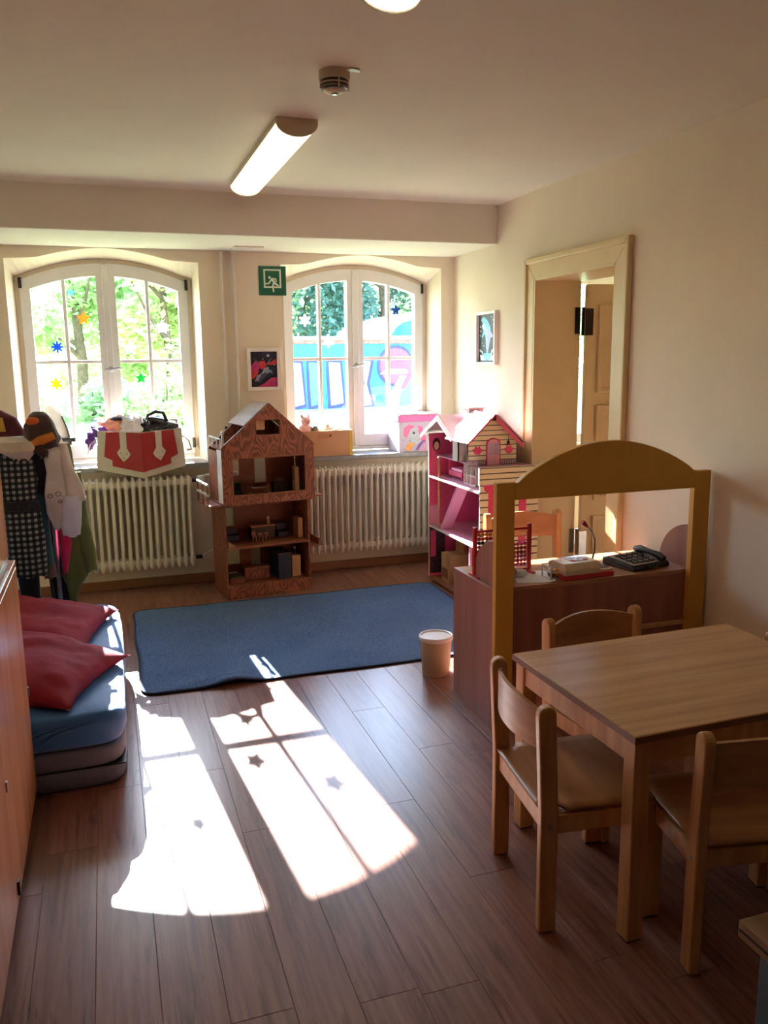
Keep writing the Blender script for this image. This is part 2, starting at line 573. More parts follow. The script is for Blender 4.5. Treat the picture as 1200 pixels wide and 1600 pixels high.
tag(MB().box(XL - 0.1, XR + 0.3, YF - 0.12, YF, -0.1, ZC).build('wall_front', m_wall), 'cream wall behind the viewer', kind='structure')
# door
dr = struct('door_1', 'cream panelled door standing open in its frame')
def casing():
    o = [(DY0 - 0.112, 0), (DY0 - 0.112, DZ + 0.112), (DY1 + 0.105, DZ + 0.112), (DY1 + 0.105, 0)]
    i = [(DY0 - 0.004, 0), (DY0 - 0.004, DZ + 0.004), (DY1 + 0.004, DZ + 0.004), (DY1 + 0.004, 0)]
    m = MB()
    for k in range(3):
        m.prism([o[k], o[k + 1], i[k + 1], i[k]], 'x', XR - 0.02, XR + 0.0)
    return m
casing().build('architrave', m_cream, dr, bev=0.003)
mm = MB()
for t0, t1, xx in ((0.112, 0.088, 0.034),):
    o = [(DY0 - t0 - 0.012, 0), (DY0 - t0 - 0.012, DZ + t0 + 0.012), (DY1 + t0 + 0.002, DZ + t0 + 0.012), (DY1 + t0 + 0.002, 0)]
    i = [(DY0 - t1, 0), (DY0 - t1, DZ + t1), (DY1 + t1 - 0.006, DZ + t1), (DY1 + t1 - 0.006, 0)]
    for k in range(3):
        mm.prism([o[k], o[k + 1], i[k + 1], i[k]], 'x', XR - xx, XR)
mm.build('architrave_moulding', m_cream, dr, bev=0.008)
l = MB()
l.box(XR - 0.018, XR + WT + 0.01, DY0 - 0.02, DY0 + 0.012, 0, DZ + 0.01)
l.box(XR - 0.018, XR + WT + 0.01, DY1 - 0.012, DY1 + 0.02, 0, DZ + 0.01)
l.box(XR - 0.018, XR + WT + 0.01, DY0, DY1, DZ - 0.012, DZ + 0.02)
l.build('door_lining', m_cream, dr)
leaf = thing('door_leaf', None, None, (XR + WT + 0.026, DY1 - 0.03, 0), math.radians(-7))
leaf.parent = dr
MB().box(0.0, 0.84, -0.04, 0.0, 0.01, 1.985).build('leaf_board', m_cream, leaf, bev=0.003)
for (z0, z1) in ((0.18, 0.55), (0.65, 1.25), (1.33, 1.86)):
    f = MB()
    for x0, x1 in ((0.075, 0.39), (0.45, 0.77)):
        f.ring([(x0, z0), (x1, z0), (x1, z1), (x0, z1)], [(x0 + 0.03, z0 + 0.03), (x1 - 0.03, z0 + 0.03), (x1 - 0.03, z1 - 0.03), (x0 + 0.03, z1 - 0.03)], 'y', -0.060, -0.04)
    f.build('panel_moulding', m_cream, leaf, bev=0.005)
MB().box(0.76, 0.80, -0.06, -0.04, 0.92, 1.10).build('lock_plate', m_steel, leaf)
MB().tube([(0.78, -0.05, 1.04), (0.78, -0.09, 1.04), (0.68, -0.095, 1.04)], 0.009, 8).build('lever_handle', m_steel, leaf, smooth=40)
for z in (1.69, 0.30):
    h = MB().box(XR + WT - 0.028, XR + WT + 0.008, DY1 - 0.0165, DY1 - 0.012, z, z + 0.16)
    h.box(XR + WT + 0.008, XR + WT + 0.062, DY1 - 0.078, DY1 - 0.071, z - 0.01, z + 0.15)
    h.tube([(XR + WT + 0.02, DY1 - 0.03, z - 0.01), (XR + WT + 0.02, DY1 - 0.03, z + 0.16)], 0.011, 8)
    h.build('hinge', m_dark if z > 1 else m_steel, dr)
# adjoining room beyond the door
MB().box(XR + 0.0, XR + 2.9, DY0 - 1.2, 6.0, -0.01, 0.0).build('floor_board', m_plank, fl)
r2 = struct('wall_side_room', 'white walls of the room beyond the doorway')
m = MB()
m.box(5.4, 5.5, 2.4, 6.1, -0.1, ZC).box(XR + WT, 5.5, 2.4, 2.5, -0.1, ZC)
m.box(XR + WT, 3.05, 5.98, 6.2, -0.1, ZC).box(4.25, 5.5, 5.98, 6.2, -0.1, ZC).box(3.05, 4.25, 5.98, 6.2, -0.1, 0.85).box(3.05, 4.25, 5.98, 6.2, 2.2, ZC)
m.build('partition', m_wall, r2)
MB().box(XR + 0.29, 5.5, 2.4, 6.2, ZC, ZC + 0.15).build('ceiling_board', m_ceil, r2)
w3 = struct('window_3', 'plain window of the room beyond the doorway')
MB().ring([(3.05, .85), (4.25, .85), (4.25, 2.2), (3.05, 2.2)], [(3.12, .92), (4.18, .92), (4.18, 2.13), (3.12, 2.13)], 'y', 6.08, 6.14).build('window_frame', m_white, w3)
MB().box(3.63, 3.67, 6.085, 6.135, 0.92, 2.13).build('mullion', m_white, w3)
for a, b in ((3.12, 3.63), (3.67, 4.18)):
    MB().box(a, b, 6.108, 6.112, 0.92, 2.13).build('pane', m_pane, w3)
# baseboards
tag(MB().box(XL, XR, 5.878, YB, 0.0, 0.062).build('baseboard_back', m_base, bev=0.004), 'brown wooden baseboard under the windows', kind='structure')
b = MB()
b.box(XR - 0.018, XR, DY1 + 0.12, 5.878, 0, 0.062)
b.box(XR - 0.018, XR, YF, DY0 - 0.13, 0, 0.062)
tag(b.build('baseboard_right', m_base, bev=0.004), 'brown wooden baseboard along the door wall', kind='structure')
tag(MB().box(XL, XL + 0.018, YF, 5.878, 0, 0.062).build('baseboard_left', m_base, bev=0.004), 'brown wooden baseboard on the left wall', kind='structure')

# ------------------------------------------------------------------ outdoors
m_grass = M('grass', (150, 166, 104), 0.95, 0.35, 6)
g = MB()
g.grid(lambda u, v: (-16 + 40 * u, 6.34 + 30 * v, 0.52 + 0.34 * min(1.0, v * 30 / 5.4) + 0.06 * noise.noise(Vector((u * 22, v * 16, 3))) - 0.05 * (v < 0.05)), 40, 30)
o = g.build('lawn', m_grass, smooth=60)
tag(o, 'sunlit grass outside the windows', kind='structure')
def leafmat(name, c):
    return M(name, c, 0.55, 0.25, 1.2, trans=0.55)
m_leaf = [leafmat('leaf_mid', (170, 196, 138)), leafmat('leaf_yellow', (200, 214, 150)), leafmat('leaf_dark', (86, 124, 108))]
m_bark = M('bark', (92, 78, 62), 0.9, 0.25, 14, 0.6, 30)
def tree(name, label, x, y, h, tr, blobs, nl, mat, ls=0.085, seed=1, group='trees outside'):
    rnd = random.Random(seed)
    t = thing(name, label, 'tree' if 'tree' in name else 'shrub', (x, y, 0.5), 0, group)
    b = MB()
    b.tube([(0, 0, 0), (tr * .4, 0, h * .3), (-tr * .3, tr * .5, h * .6), (0, 0, h * .85)], [tr, tr * .8, tr * .55, tr * .2], 8)
    for k in range(5):
        a = rnd.uniform(0, 2 * PI)
        z = h * rnd.uniform(.3, .6)
        L = h * rnd.uniform(.18, .3)
        b.tube([(0, 0, z), (math.cos(a) * L * .5, math.sin(a) * L * .5, z + L * .4), (math.cos(a) * L, math.sin(a) * L, z + L)], [tr * .45, tr * .3, tr * .1], 6)
    b.build('trunk', m_bark, t, smooth=50)
    m = MB()
    for i in range(nl):
        bx, by, bz, br, bs = blobs[rnd.randrange(len(blobs))]
        d = Vector((rnd.gauss(0, 1), rnd.gauss(0, 1), rnd.gauss(0, 1))).normalized() * (rnd.random() ** 0.45)
        p = Vector((bx + d.x * br, by + d.y * br, max(0.05, bz + d.z * br * bs)))
        u = Vector((rnd.gauss(0, 1), rnd.gauss(0, 1), rnd.gauss(0, .6))).normalized()
        w = u.cross(Vector((rnd.gauss(0, 1), rnd.gauss(0, 1), rnd.gauss(0, 1)))).normalized()
        s = ls * rnd.uniform(.6, 1.2)
        m.add([p - u * s, p + w * s * .45, p + u * s, p - w * s * .45], [(0, 1, 2, 3)])
    o = m.build('foliage', mat, t)
    o['kind'] = 'stuff'
    return t
def blobs(n, r, zlo, zhi, br, seed, sq=1.0):
    rd = random.Random(seed)
    return [(rd.uniform(-r, r), rd.uniform(-r, r), rd.uniform(zlo, zhi), br * rd.uniform(.7, 1.15), sq) for _ in range(n)]
T = [
    ('slender_tree', 'slender pale green tree left of the leftmost window mullion', -1.55, 12.6, 3.2, .07, blobs(9, .75, 1.0, 2.7, .5, 1), 5200, 1),
    ('leafy_tree', 'leafy tree seen in the middle of the left window', -0.35, 14.2, 3.6, .10, blobs(11, .9, .9, 3.0, .55, 2), 6500, 0),
    ('round_tree', 'dense round tree seen through the right panes of the left window', 0.95, 13.4, 3.4, .08, blobs(11, .8, .8, 2.8, .52, 3), 6200, 1),
    ('bushy_tree', 'bushy tree right behind the left window, nearest the pipes', 2.0, 15.2, 3.7, .10, blobs(12, 1.0, .9, 3.1, .6, 4), 6500, 0),
    ('dark_tree', 'dark tree behind the graffiti wall seen in the left sash of the right window', 3.6, 15.6, 3.9, .14, blobs(13, 1.1, 1.3, 3.3, .62, 5), 7500, 2),
    ('dark_tree', 'dark tree behind the painted shed seen in the right sash of the right window', 5.5, 16.4, 4.2, .14, blobs(14, 1.2, 1.3, 3.6, .65, 6), 8000, 2),
    ('tall_tree', 'tall tree farthest to the right beyond the painted wall', 7.4, 16.0, 4.0, .14, blobs(13, 1.2, 1.1, 3.4, .65, 8), 5000, 0),
    ('wide_tree', 'wide tree farthest to the left outside', -3.2, 15.0, 3.8, .12, blobs(12, 1.2, 1.0, 3.1, .62, 9), 5000, 0),
]
for i, (n, lb, x, y, h, tr, bl, nl, k) in enumerate(T):
    tree(n, lb, x, y, h, tr, bl, nl, m_leaf[k], seed=20 + i)
S = [(-1.2, 10.9, 1, 'low light green shrub on the lawn at the left edge of the left window'), (-0.15, 11.4, 0, 'low shrub on the lawn below the middle of the left window'), (0.75, 11.0, 1, 'low bright shrub on the lawn right of the left window middle')]
for i, (x, y, k, lb) in enumerate(S):
    tree('garden_shrub', lb, x, y, 0.9, .03, blobs(6, .4, .2, .75, .32, 40 + i), 1800, m_leaf[k], 0.06, 50 + i, 'shrubs on the lawn')
hb = [(xx * 1.1 - 8, random.uniform(-.3, .3), random.uniform(.5, 2.6), .9, 1.0) for xx in range(24) for _ in range(2)]
tree('hedge_row', 'long tall hedge closing the garden behind all the trees', 1.0, 19.5, 2.4, .08, hb, 15000, m_leaf[0], 0.14, 71, 'hedge outside')

# graffiti wall
gw = thing('graffiti_wall', 'garden wall covered in turquoise and blue graffiti', 'wall', (0, 12.0, 0))
m_g = {k: M('spray_' + k, v, 0.7, 0.08, 5) for k, v in dict(base=(36, 104, 140), teal=(36, 160, 150), cyan=(72, 178, 196), blue=(32, 92, 176), white=(160, 214, 220), navy=(40, 46, 96), pink=(184, 62, 110), green=(84, 168, 112), peach=(212, 140, 120)).items()}
MB().box(2.2, 6.6, 0, 0.14, 0.45, 1.78).build('wall_panel', m_g['base'], gw)
MB().box(2.15, 6.65, -0.06, 0.2, 1.835, 1.885).build('coping', M('coping_white', (232, 234, 230), 0.7), gw, bev=0.01)
MB().box(2.18, 6.62, -0.03, 0.17, 1.78, 1.835).build('tile_edge', M('roof_tile', (120, 84, 74), 0.8, 0.3, 30), gw)
def gp(name, k, pts, layer=1):
    MB().prism(pts, 'y', -0.004 * layer, 0.0).build(name, m_g[k], gw)
def gz(pts):   # drawn in (u, v): u 0..2 across what the window shows, v 0..1 up the wall
    return [(2.52 + 2.0 * u, 0.62 + 1.15 * v) for u, v in pts]
gp('paint_field', 'teal', gz([(0, .72), (.45, .72), (.45, 1.0), (0, 1.0)]))
gp('paint_field', 'blue', gz([(.28, .3), (.52, .2), (.62, 1.0), (.4, 1.0)]), 2)
gp('paint_field', 'blue', gz([(.72, .45), (1.0, .4), (.98, 1.0), (.7, 1.0)]), 1)
gp('paint_field', 'cyan', gz([(.6, 0), (1.0, .02), (.9, .5), (.62, .45)]), 2)
gp('paint_field', 'green', gz([(.86, .2), (1.0, .2), (1.0, .9), (.9, .9)]), 3)
gp('paint_field', 'teal', gz([(.9, .1), (1.3, .1), (1.3, .95), (.95, .95)]), 2)
for k, (u, w) in enumerate(((.03, .085), (.15, .09), (.30, .11))):
    o = gz([(u, .18), (u + w + .02, .22), (u + w, .80), (u - .01, .82)])
    gp('graffiti_letter_outline', 'navy', o, 3)
    gp('graffiti_letter', 'white' if k != 1 else 'cyan', gz([(u + .02, .23), (u + w + .005, .26), (u + w - .018, .77), (u + .008, .78)]), 4)
gp('graffiti_letter_outline', 'navy', gz([(.45, .16), (.66, .2), (.62, .5), (.66, .82), (.5, .84), (.56, .5)]), 3)
gp('graffiti_letter', 'white', gz([(.475, .2), (.635, .23), (.595, .5), (.63, .78), (.53, .8), (.585, .5)]), 4)
gp('graffiti_arc', 'navy', gz([(p[0], p[1]) for p in circ(.83, .72, .27, 20, .55)]), 4)
gp('graffiti_arc', 'pink', gz([(p[0], p[1]) for p in circ(.83, .72, .23, 20, .55)]), 5)
gp('graffiti_arc', 'white', gz([(.7, .62), (.96, .62), (.9, .68), (.76, .68)]), 6)
gp('graffiti_stem', 'peach', gz([(.76, .05), (.84, .05), (.86, .35), (.93, .6), (.86, .6), (.78, .36)]), 6)
gp('graffiti_stem', 'pink', gz([(.86, .42), (.9, .42), (.97, .62), (.93, .66)]), 7)
gp('graffiti_spot', 'teal', gz(circ(.70, .3, .06, 14, .55)), 5)
gp('graffiti_spot', 'white', gz(circ(.45, .12, .07, 14, .55)), 5)
gp('graffiti_spot', 'peach', gz(circ(.96, .06, .16, 16, .7)), 5)
# shed with rounded white roof
sh = thing('garden_shed', 'garden shed with rounded white roof and blue gable behind the painted wall', 'shed', (0, 13.6, 0.5))
MB().box(4.0, 6.4, 0.0, 1.6, 0, 1.42).build('shed_body', m_g['blue'], sh)
MB().prism([(3.9, 1.42), (3.95, 1.50), (4.3, 1.66), (4.7, 1.78), (5.2, 1.86), (5.7, 1.78), (6.1, 1.66), (6.45, 1.50), (6.5, 1.42)], 'y', -0.1, 1.7).build('shed_roof', M('white_roof', (238, 240, 240), 0.5, 0.03), sh, smooth=30)
MB().prism([(4.62, 1.44), (4.7, 1.56), (4.82, 1.65), (5.0, 1.70), (5.2, 1.70), (5.5, 1.6), (5.7, 1.44)], 'y', -0.12, -0.1).build('gable_panel', m_g['blue'], sh)
# ------------------------------------------------------------------ ceiling fittings
m_diff = emit('lamp_diffuser', (255, 242, 208), 3.0)
m_lampend = M('lamp_end_cap', (206, 190, 162), 0.5, 0.03)
def ceiling_light(label, x, y0, y1):
    t = thing('ceiling_light', label, 'ceiling light', (x, (y0 + y1) / 2, ZC), 0, 'fluorescent ceiling lights')
    L = (y1 - y0) / 2
    hw = 0.088
    MB().box(-hw, hw, -L, L, -0.022, 0.0).build('base_tray', m_lampend, t, bev=0.003)
    cs = [(hw * 0.96 * math.cos(PI + PI * i / 12), -0.022 + 0.046 * math.sin(PI + PI * i / 12)) for i in range(13)]
    MB().prism(cs, 'y', -L + 0.012, L - 0.012).build('diffuser', m_diff, t, smooth=40)
    ce = [(hw * math.cos(PI + PI * i / 12), -0.020 + 0.052 * math.sin(PI + PI * i / 12)) for i in range(13)]
    for s in (-1, 1):
        a, b = (s * L, s * (L - 0.013))
        MB().prism(ce, 'y', min(a, b), max(a, b)).build('end_cap', m_lampend, t, smooth=40)
    return t
ceiling_light('long glowing ceiling light in front of the beam', 0.825, 3.57, 4.90)
ceiling_light('glowing ceiling light cut off at the top edge of the picture', 0.79, 0.98, 2.30)
t = thing('smoke_detector', 'cream round smoke detector with dark slits on the ceiling', 'smoke detector', (0.826, 2.99, ZC))
MB().lathe([(0.054, 0), (0.055, -0.028), (0.05, -0.032)], (0, 0, 0), 28).build('base_ring', m_lampend, t, smooth=40)
MB().lathe([(0.049, -0.030), (0.047, -0.058), (0.03, -0.066)], (0, 0, 0), 28).build('sensor_chamber', m_black, t, smooth=40)
for z, r in ((-0.041, 0.052), (-0.052, 0.047)):
    MB().lathe([(r, z), (r + 0.001, z - 0.002), (r - 0.002, z - 0.0045), (r - 0.006, z - 0.002)], (0, 0, 0), 28).build('slit_ring', m_lampend, t, smooth=40)
MB().lathe([(0.042, -0.058), (0.036, -0.066), (0.02, -0.071)], (0, 0, 0), 28).build('cap', m_lampend, t, smooth=40)
for k in range(4):
    a = k * PI / 2 + 1.62
    MB().cbox((0.049 * math.cos(a), 0.049 * math.sin(a), -0.045), (0.008, 0.004, 0.03), Matrix.Rotation(a, 3, 'Z')).build('rib', m_lampend, t)
MB().lathe([(0.011, -0.07), (0.01, -0.076)], (0, 0, 0), 10).build('test_button', m_steel, t)
t = MB()
t.prism([(0.853, 2.945), (0.872, 2.930), (0.900, 2.935), (0.912, 2.957), (0.900, 2.964), (0.884, 2.955), (0.868, 2.970), (0.856, 2.966)], 'z', ZC - 0.006, ZC - 0.0003)
tag(t.build('tape_scrap', m_wplas), 'torn white tape scrap on the ceiling beside the smoke detector', 'tape')

# ------------------------------------------------------------------ sign and pictures
m_sg = M('sign_green', (10, 84, 56), 0.4, 0.03)
m_sw = M('sign_cream', (225, 226, 205), 0.4, 0.02)
t = thing('exit_sign', 'green emergency exit sign with running figure climbing through a window', 'sign', (1.154, YB, 2.094))
MB().box(-0.095, 0.095, -0.006, 0, -0.098, 0.098).build('sign_plate', m_sg, t)
MB().ring([(-.062, -.048), (.060, -.048), (.060, .078), (-.062, .078)], [(-.051, -.037), (.049, -.037), (.049, .067), (-.051, .067)], 'y', -.0075, -.006).build('pictogram_window', m_sw, t)
k = MB()
k.prism(circ(-.021, .022, .0095, 14), 'y', -.0082, -.006)
k.prism([(-.008, .020), (.024, .017), (.028, .012), (.030, -.008), (.023, -.009), (.020, .009), (.010, .009), (.022, -.012), (.044, -.030), (.040, -.038), (.010, -.022), (.006, -.036), (.010, -.076), (.000, -.076), (-.006, -.036), (.002, -.014), (-.004, .002), (-.026, -.024), (-.052, -.024), (-.052, -.014), (-.030, -.014)], 'y', -.0082, -.006)
k.build('pictogram_runner', m_sw, t)

def polys(root, prefix, items, mats, ax, base, d, tf=lambda p: p):
    for i, (nm, key, pts) in enumerate(items):
        a, b = base, base + d * (i + 1)
        MB().prism([tf(p) for p in pts], ax, min(a, b), max(a, b)).build(nm, mats[key], root)
m_art = {k: M('print_' + k, v, 0.5, 0.12, 60) for k, v in dict(navy=(18, 18, 50), black=(12, 12, 22), mag=(196, 44, 112), red=(206, 50, 50), silver=(150, 156, 176), dkgrey=(66, 72, 100), white=(225, 228, 235), blue=(40, 54, 110), sky=(120, 190, 220), lav=(170, 175, 225), pale=(190, 215, 235), pink=(232, 110, 160), hot=(214, 50, 110), lilac=(205, 190, 215), orange=(235, 160, 70), purple=(120, 70, 140), cream=(236, 226, 205), skin=(236, 190, 170), brown=(70, 30, 40), lpink=(240, 180, 205)).items()}
m_pf = M('pink_white_frame', (242, 232, 226), 0.4, 0.03)
t = thing('framed_picture', 'white framed picture of a silver unicorn against a night sky', 'picture', (1.071, YB, 1.490))
hw, hh = 0.119, 0.148
MB().ring([(-hw, -hh), (hw, -hh), (hw, hh), (-hw, hh)], [(-hw + .026, -hh + .026), (hw - .026, -hh + .026), (hw - .026, hh - .026), (-hw + .026, hh - .026)], 'y', -0.022, 0).build('picture_frame', m_pf, t, bev=0.003)
MB().box(-hw + .02, hw - .02, -0.006, 0, -hh + .02, hh - .02).build('print', m_art['navy'], t)
MB().box(-hw + .026, hw - .026, -0.010, -0.009, -hh + .026, hh - .026).build('picture_glass', glass('picture_glass', (1, 1, 1), 0.05), t)
polys(t, 'art', [
    ('print_cloud', 'mag', [(-.092, .02), (-.06, .06), (-.03, .03), (-.04, -.02), (-.07, -.05), (-.092, -.06)]),
    ('print_cloud', 'red', [(-.092, -.02), (-.06, 0), (-.045, -.03), (-.07, -.06), (-.092, -.07)]),
    ('print_cloud', 'mag', [(-.05, -.121), (.092, -.121), (.092, -.055), (.05, -.06), (.0, -.098)]),
    ('print_cloud', 'red', [(.02, .035), (.06, .055), (.092, .075), (.092, .035), (.055, .03)]),
    ('print_mane', 'red', [(-.03, .055), (.005, .06), (.02, .03), (.0, .0), (-.03, .005)]),
    ('print_wing', 'silver', [(-.075, .085), (-.03, .045), (-.02, .03), (-.04, .045)]),
    ('print_wing', 'silver', [(.068, .09), (.03, .05), (.02, .035), (.035, .045)]),
    ('print_unicorn', 'silver', [(-.07, -.09), (-.05, -.04), (-.02, -.03), (.0, .005), (.03, .02), (.035, .0), (.055, -.01), (.06, -.035), (.045, -.02), (.02, -.03), (.0, -.05), (-.03, -.05), (-.04, -.085), (-.06, -.08)]),
    ('print_unicorn', 'dkgrey', [(-.02, -.035), (.01, -.02), (.02, -.035), (.0, -.06), (-.03, -.09), (-.045, -.1)]),
    ('print_moon', 'white', circ(.032, .095, .010, 12)),
    ('print_star', 'white', circ(-.006, .073, .004, 8)),
    ('print_star', 'white', circ(.075, .03, .004, 8)),
], m_art, 'y', -0.006, -0.00022)
t = thing('framed_picture', 'narrow white framed picture of a leaping dolphin on black', 'picture', (XR, 5.296, 1.683), 0)
hw, hh = 0.155, 0.180
MB().ring([(-hw, -hh), (hw, -hh), (hw, hh), (-hw, hh)], [(-hw + .02, -hh + .02), (hw - .02, -hh + .02), (hw - .02, hh - .02), (-hw + .02, hh - .02)], 'x', -0.03, 0).build('picture_frame', m_pf, t, bev=0.003)
MB().box(-0.008, 0, -hw + .015, hw - .015, -hh + .015, hh - .015).build('print', m_art['black'], t)
fl_ = lambda p: (-p[0] * 1.0, p[1])
polys(t, 'art', [
    ('print_dolphin', 'sky', [(-.10, .125), (-.075, .142), (-.04, .14), (.0, .12), (.04, .08), (.06, .03), (.085, .01), (.05, .0), (.03, -.05), (.01, -.10), (-.015, -.10), (-.02, -.03), (-.03, .02), (-.05, .07), (-.07, .10)]),
    ('print_dolphin', 'lav', [(.0, .06), (.04, .06), (.085, .015), (.05, .0), (.03, -.05), (.01, -.09), (-.005, -.09), (-.01, -.02)]),
    ('print_belly', 'pale', [(-.07, .10), (-.04, .10), (-.01, .05), (-.005, -.06), (-.015, -.08), (-.03, .02), (-.09, .085)]),
    ('print_fin', 'sky', [(-.05, .06), (-.075, .03), (-.085, .0), (-.055, .02), (-.035, .04)]),
    ('print_splash', 'sky', [(-.05, -.10), (.05, -.10), (.07, -.15), (-.08, -.15)]),
    ('print_splash', 'pale', [(-.12, -.07), (-.07, -.09), (-.04, -.14), (-.06, -.14), (-.08, -.10), (-.12, -.085)]),
    ('print_splash', 'pale', [(.12, -.06), (.07, -.08), (.04, -.14), (.06, -.14), (.08, -.095), (.12, -.075)]),
    ('print_splash', 'white', [(-.11, -.11), (-.06, -.12), (-.03, -.15), (-.10, -.15)]),
    ('print_splash', 'white', [(.11, -.11), (.06, -.12), (.03, -.15), (.10, -.15)]),
] + [('print_drop', 'white', circ(a, b, .006, 8)) for a, b in ((-.11, .08), (-.105, .05), (-.11, .02), (-.075, -.03), (-.05, -.05), (.09, .12), (.07, .14), (.1, .09), (.11, -.02))], m_art, 'x', -0.008, -0.00022, fl_)

# ------------------------------------------------------------------ pipes and radiators
for x, lb, r, zb in ((0.800, 'white vertical heating pipe nearer the left window', 0.0105, 0.30), (0.880, 'white vertical heating pipe nearer the exit sign', 0.0135, 0.24)):
    t = thing('heating_pipe', lb, 'pipe', (x, 5.868, 0), 0, 'heating riser pipes')
    MB().tube([(0, 0, zb), (0, 0, 2.283)], r, 12).build('pipe', m_rad, t, smooth=50)
    MB().lathe([(r + .006, 0), (r + .008, 0.006), (r + .002, 0.014)], (0, 0, 2.266), 14).build('ceiling_collar', m_rad, t)
    MB().box(-.02, .02, -.016, .03, 1.08, 1.10).build('pipe_clip', m_dark, t, bev=.002)
secb = MB()
for yy in (-0.045, 0.045):
    prof = [(0, yy, 0.0), (0, yy, 0.02), (0, yy, 0.05), (0, yy, 0.08), (0, yy, 0.55), (0, yy, 0.58), (0, yy, 0.61), (0, yy, 0.63)]
    secb.tube(prof, [0.006, 0.014, 0.016, 0.0125, 0.0125, 0.016, 0.014, 0.006], 10, True, 1.0, 1.15)
for zz in (0.05, 0.59):
    secb.box(-0.0215, 0.0215, -0.048, 0.048, zz - 0.019, zz + 0.019)
sec_mesh = secb.mesh('radiator_section', 50)
sec_mesh.materials.append(m_rad)
def radiator(label, x0, n):
    t = thing('radiator', label, 'radiator', (x0, 5.785, 0.158), 0, 'cast column radiators')
    for k in range(n):
        o = bpy.data.objects.new('section', sec_mesh)
        COL.objects.link(o)
        o.parent = t
        o.location = (k * 0.0455, 0, 0)
    for xx in (0.06, (n - 1) * 0.0455 - 0.06):
        MB().box(xx - .008, xx + .008, 0.06, 0.112, 0.53, 0.55).build('wall_bracket', m_rad, t)
    return t
rl = radiator('white column radiator under the left window behind the clothes rack', -0.23, 17)
xe = 16 * 0.0455
MB().tube([(xe + .02, 0, 0.59), (xe + .055, 0, 0.59)], 0.013, 10).build('valve_body', m_dark, rl)
MB().lathe([(.016, -.03), (.024, -.026), (.026, .02), (.02, .03)], (0, 0, 0), 14).build('thermostat_knob', m_wplas, rl, smooth=40).location = (xe + .082, -.01, .592)
MB().tube([(xe + .06, 0.0, 0.59), (xe + .12, 0.0, 0.62), (xe + .34, 0.06, 0.62)], 0.011, 8).build('feed_pipe', m_rad, rl, smooth=50)
MB().tube([(xe + .02, 0, 0.05), (xe + .07, 0, 0.05)], 0.014, 10).build('return_valve', m_dark, rl)
MB().tube([(xe + .06, 0.0, 0.05), (xe + .14, 0.0, 0.085), (xe + .34, 0.06, 0.085)], 0.010, 8).build('return_pipe', m_rad, rl, smooth=50)
radiator('white column radiator under the right window between the two dollhouses', 1.30, 24)

# ------------------------------------------------------------------ rug
t = NT('rug_weave')
tc = t.n('ShaderNodeTexCoord')
n1 = t.n('ShaderNodeTexNoise', Scale=140.0, Detail=3.0)
n2 = t.n('ShaderNodeTexNoise', Scale=3.0, Detail=3.0)
t.l(tc.outputs['Object'], n1.inputs['Vector'])
t.l(tc.outputs['Object'], n2.inputs['Vector'])
mx = t.n('ShaderNodeMix', data_type='RGBA')
mx.inputs[0].default_value = 0.3
t.l(t.ramp(n1.outputs['Fac'], [(0.3, lin((52, 74, 112))), (0.7, lin((108, 132, 168)))]), mx.inputs[6])
t.l(t.ramp(n2.outputs['Fac'], [(0.35, lin((66, 88, 124))), (0.65, lin((92, 114, 150)))]), mx.inputs[7])
t.l(mx.outputs[2], t.b.inputs['Base Color'])
t.b.inputs['Roughness'].default_value = 0.95
t.b.inputs['Specular IOR Level'].default_value = 0.2
bp = t.n('ShaderNodeBump', Strength=0.6, Distance=0.006)
t.l(n1.outputs['Fac'], bp.inputs['Height'])
t.l(bp.outputs[0], t.b.inputs['Normal'])
m_rug = t.m
RX0, RX1, RY0, RY1 = 0.072, 2.062, 3.86, 5.268
def rug_h(x, y):
    h = 0.009 + 0.002 * noise.noise(Vector((x * 3, y * 3, 0)))
    d = math.exp(-(((y - RY0 - 0.02) / 0.05) ** 2)) * math.exp(-(((x - 0.50) / 0.10) ** 2))
    e = math.exp(-(((y - RY0 - 0.10 - 0.25 * (x - 0.45)) / 0.03) ** 2)) * math.exp(-(((x - 0.42) / 0.16) ** 2))
    return h + 0.034 * d + 0.022 * e
def rugpt(u, v):
    x, y = RX0 + (RX1 - RX0) * u, RY0 + (RY1 - RY0) * v
    cr = 0.07
    for cx, sx in ((RX0, 1), (RX1, -1)):
        for cy, sy in ((RY0, 1), (RY1, -1)):
            dx, dy = (x - cx) * sx, (y - cy) * sy
            if dx < cr and dy < cr:
                q = math.hypot(cr - dx, cr - dy)
                if q > cr * 0.999:
                    k = cr / q
                    x, y = cx + sx * (cr - (cr - dx) * k), cy + sy * (cr - (cr - dy) * k)
    x += 0.004 * math.sin(y * 9)
    y += 0.004 * math.sin(x * 8 + 1)
    return x, y
g = MB()
nu, nv = 90, 66
g.grid(lambda u, v: (*rugpt(u, v), rug_h(*rugpt(u, v))), nu, nv)
rg = thing('rug', 'flat blue grey rug in front of the brown dollhouse', 'rug', (0, 0, 0))
g.build('rug_pile', m_rug, rg, smooth=60, solid=0.008)
bd = [rugpt(i / 60, 0) for i in range(61)] + [rugpt(1, i / 40) for i in range(1, 41)] + [rugpt(1 - i / 60, 1) for i in range(1, 61)] + [rugpt(0, 1 - i / 40) for i in range(1, 40)]
bt = [(x, y, rug_h(x, y) - 0.003) for x, y in bd]
MB().tube(bt + [bt[0]], 0.006, 6, False).build('rug_binding', M('rug_binding', (36, 48, 74), 0.9), rg, smooth=60)

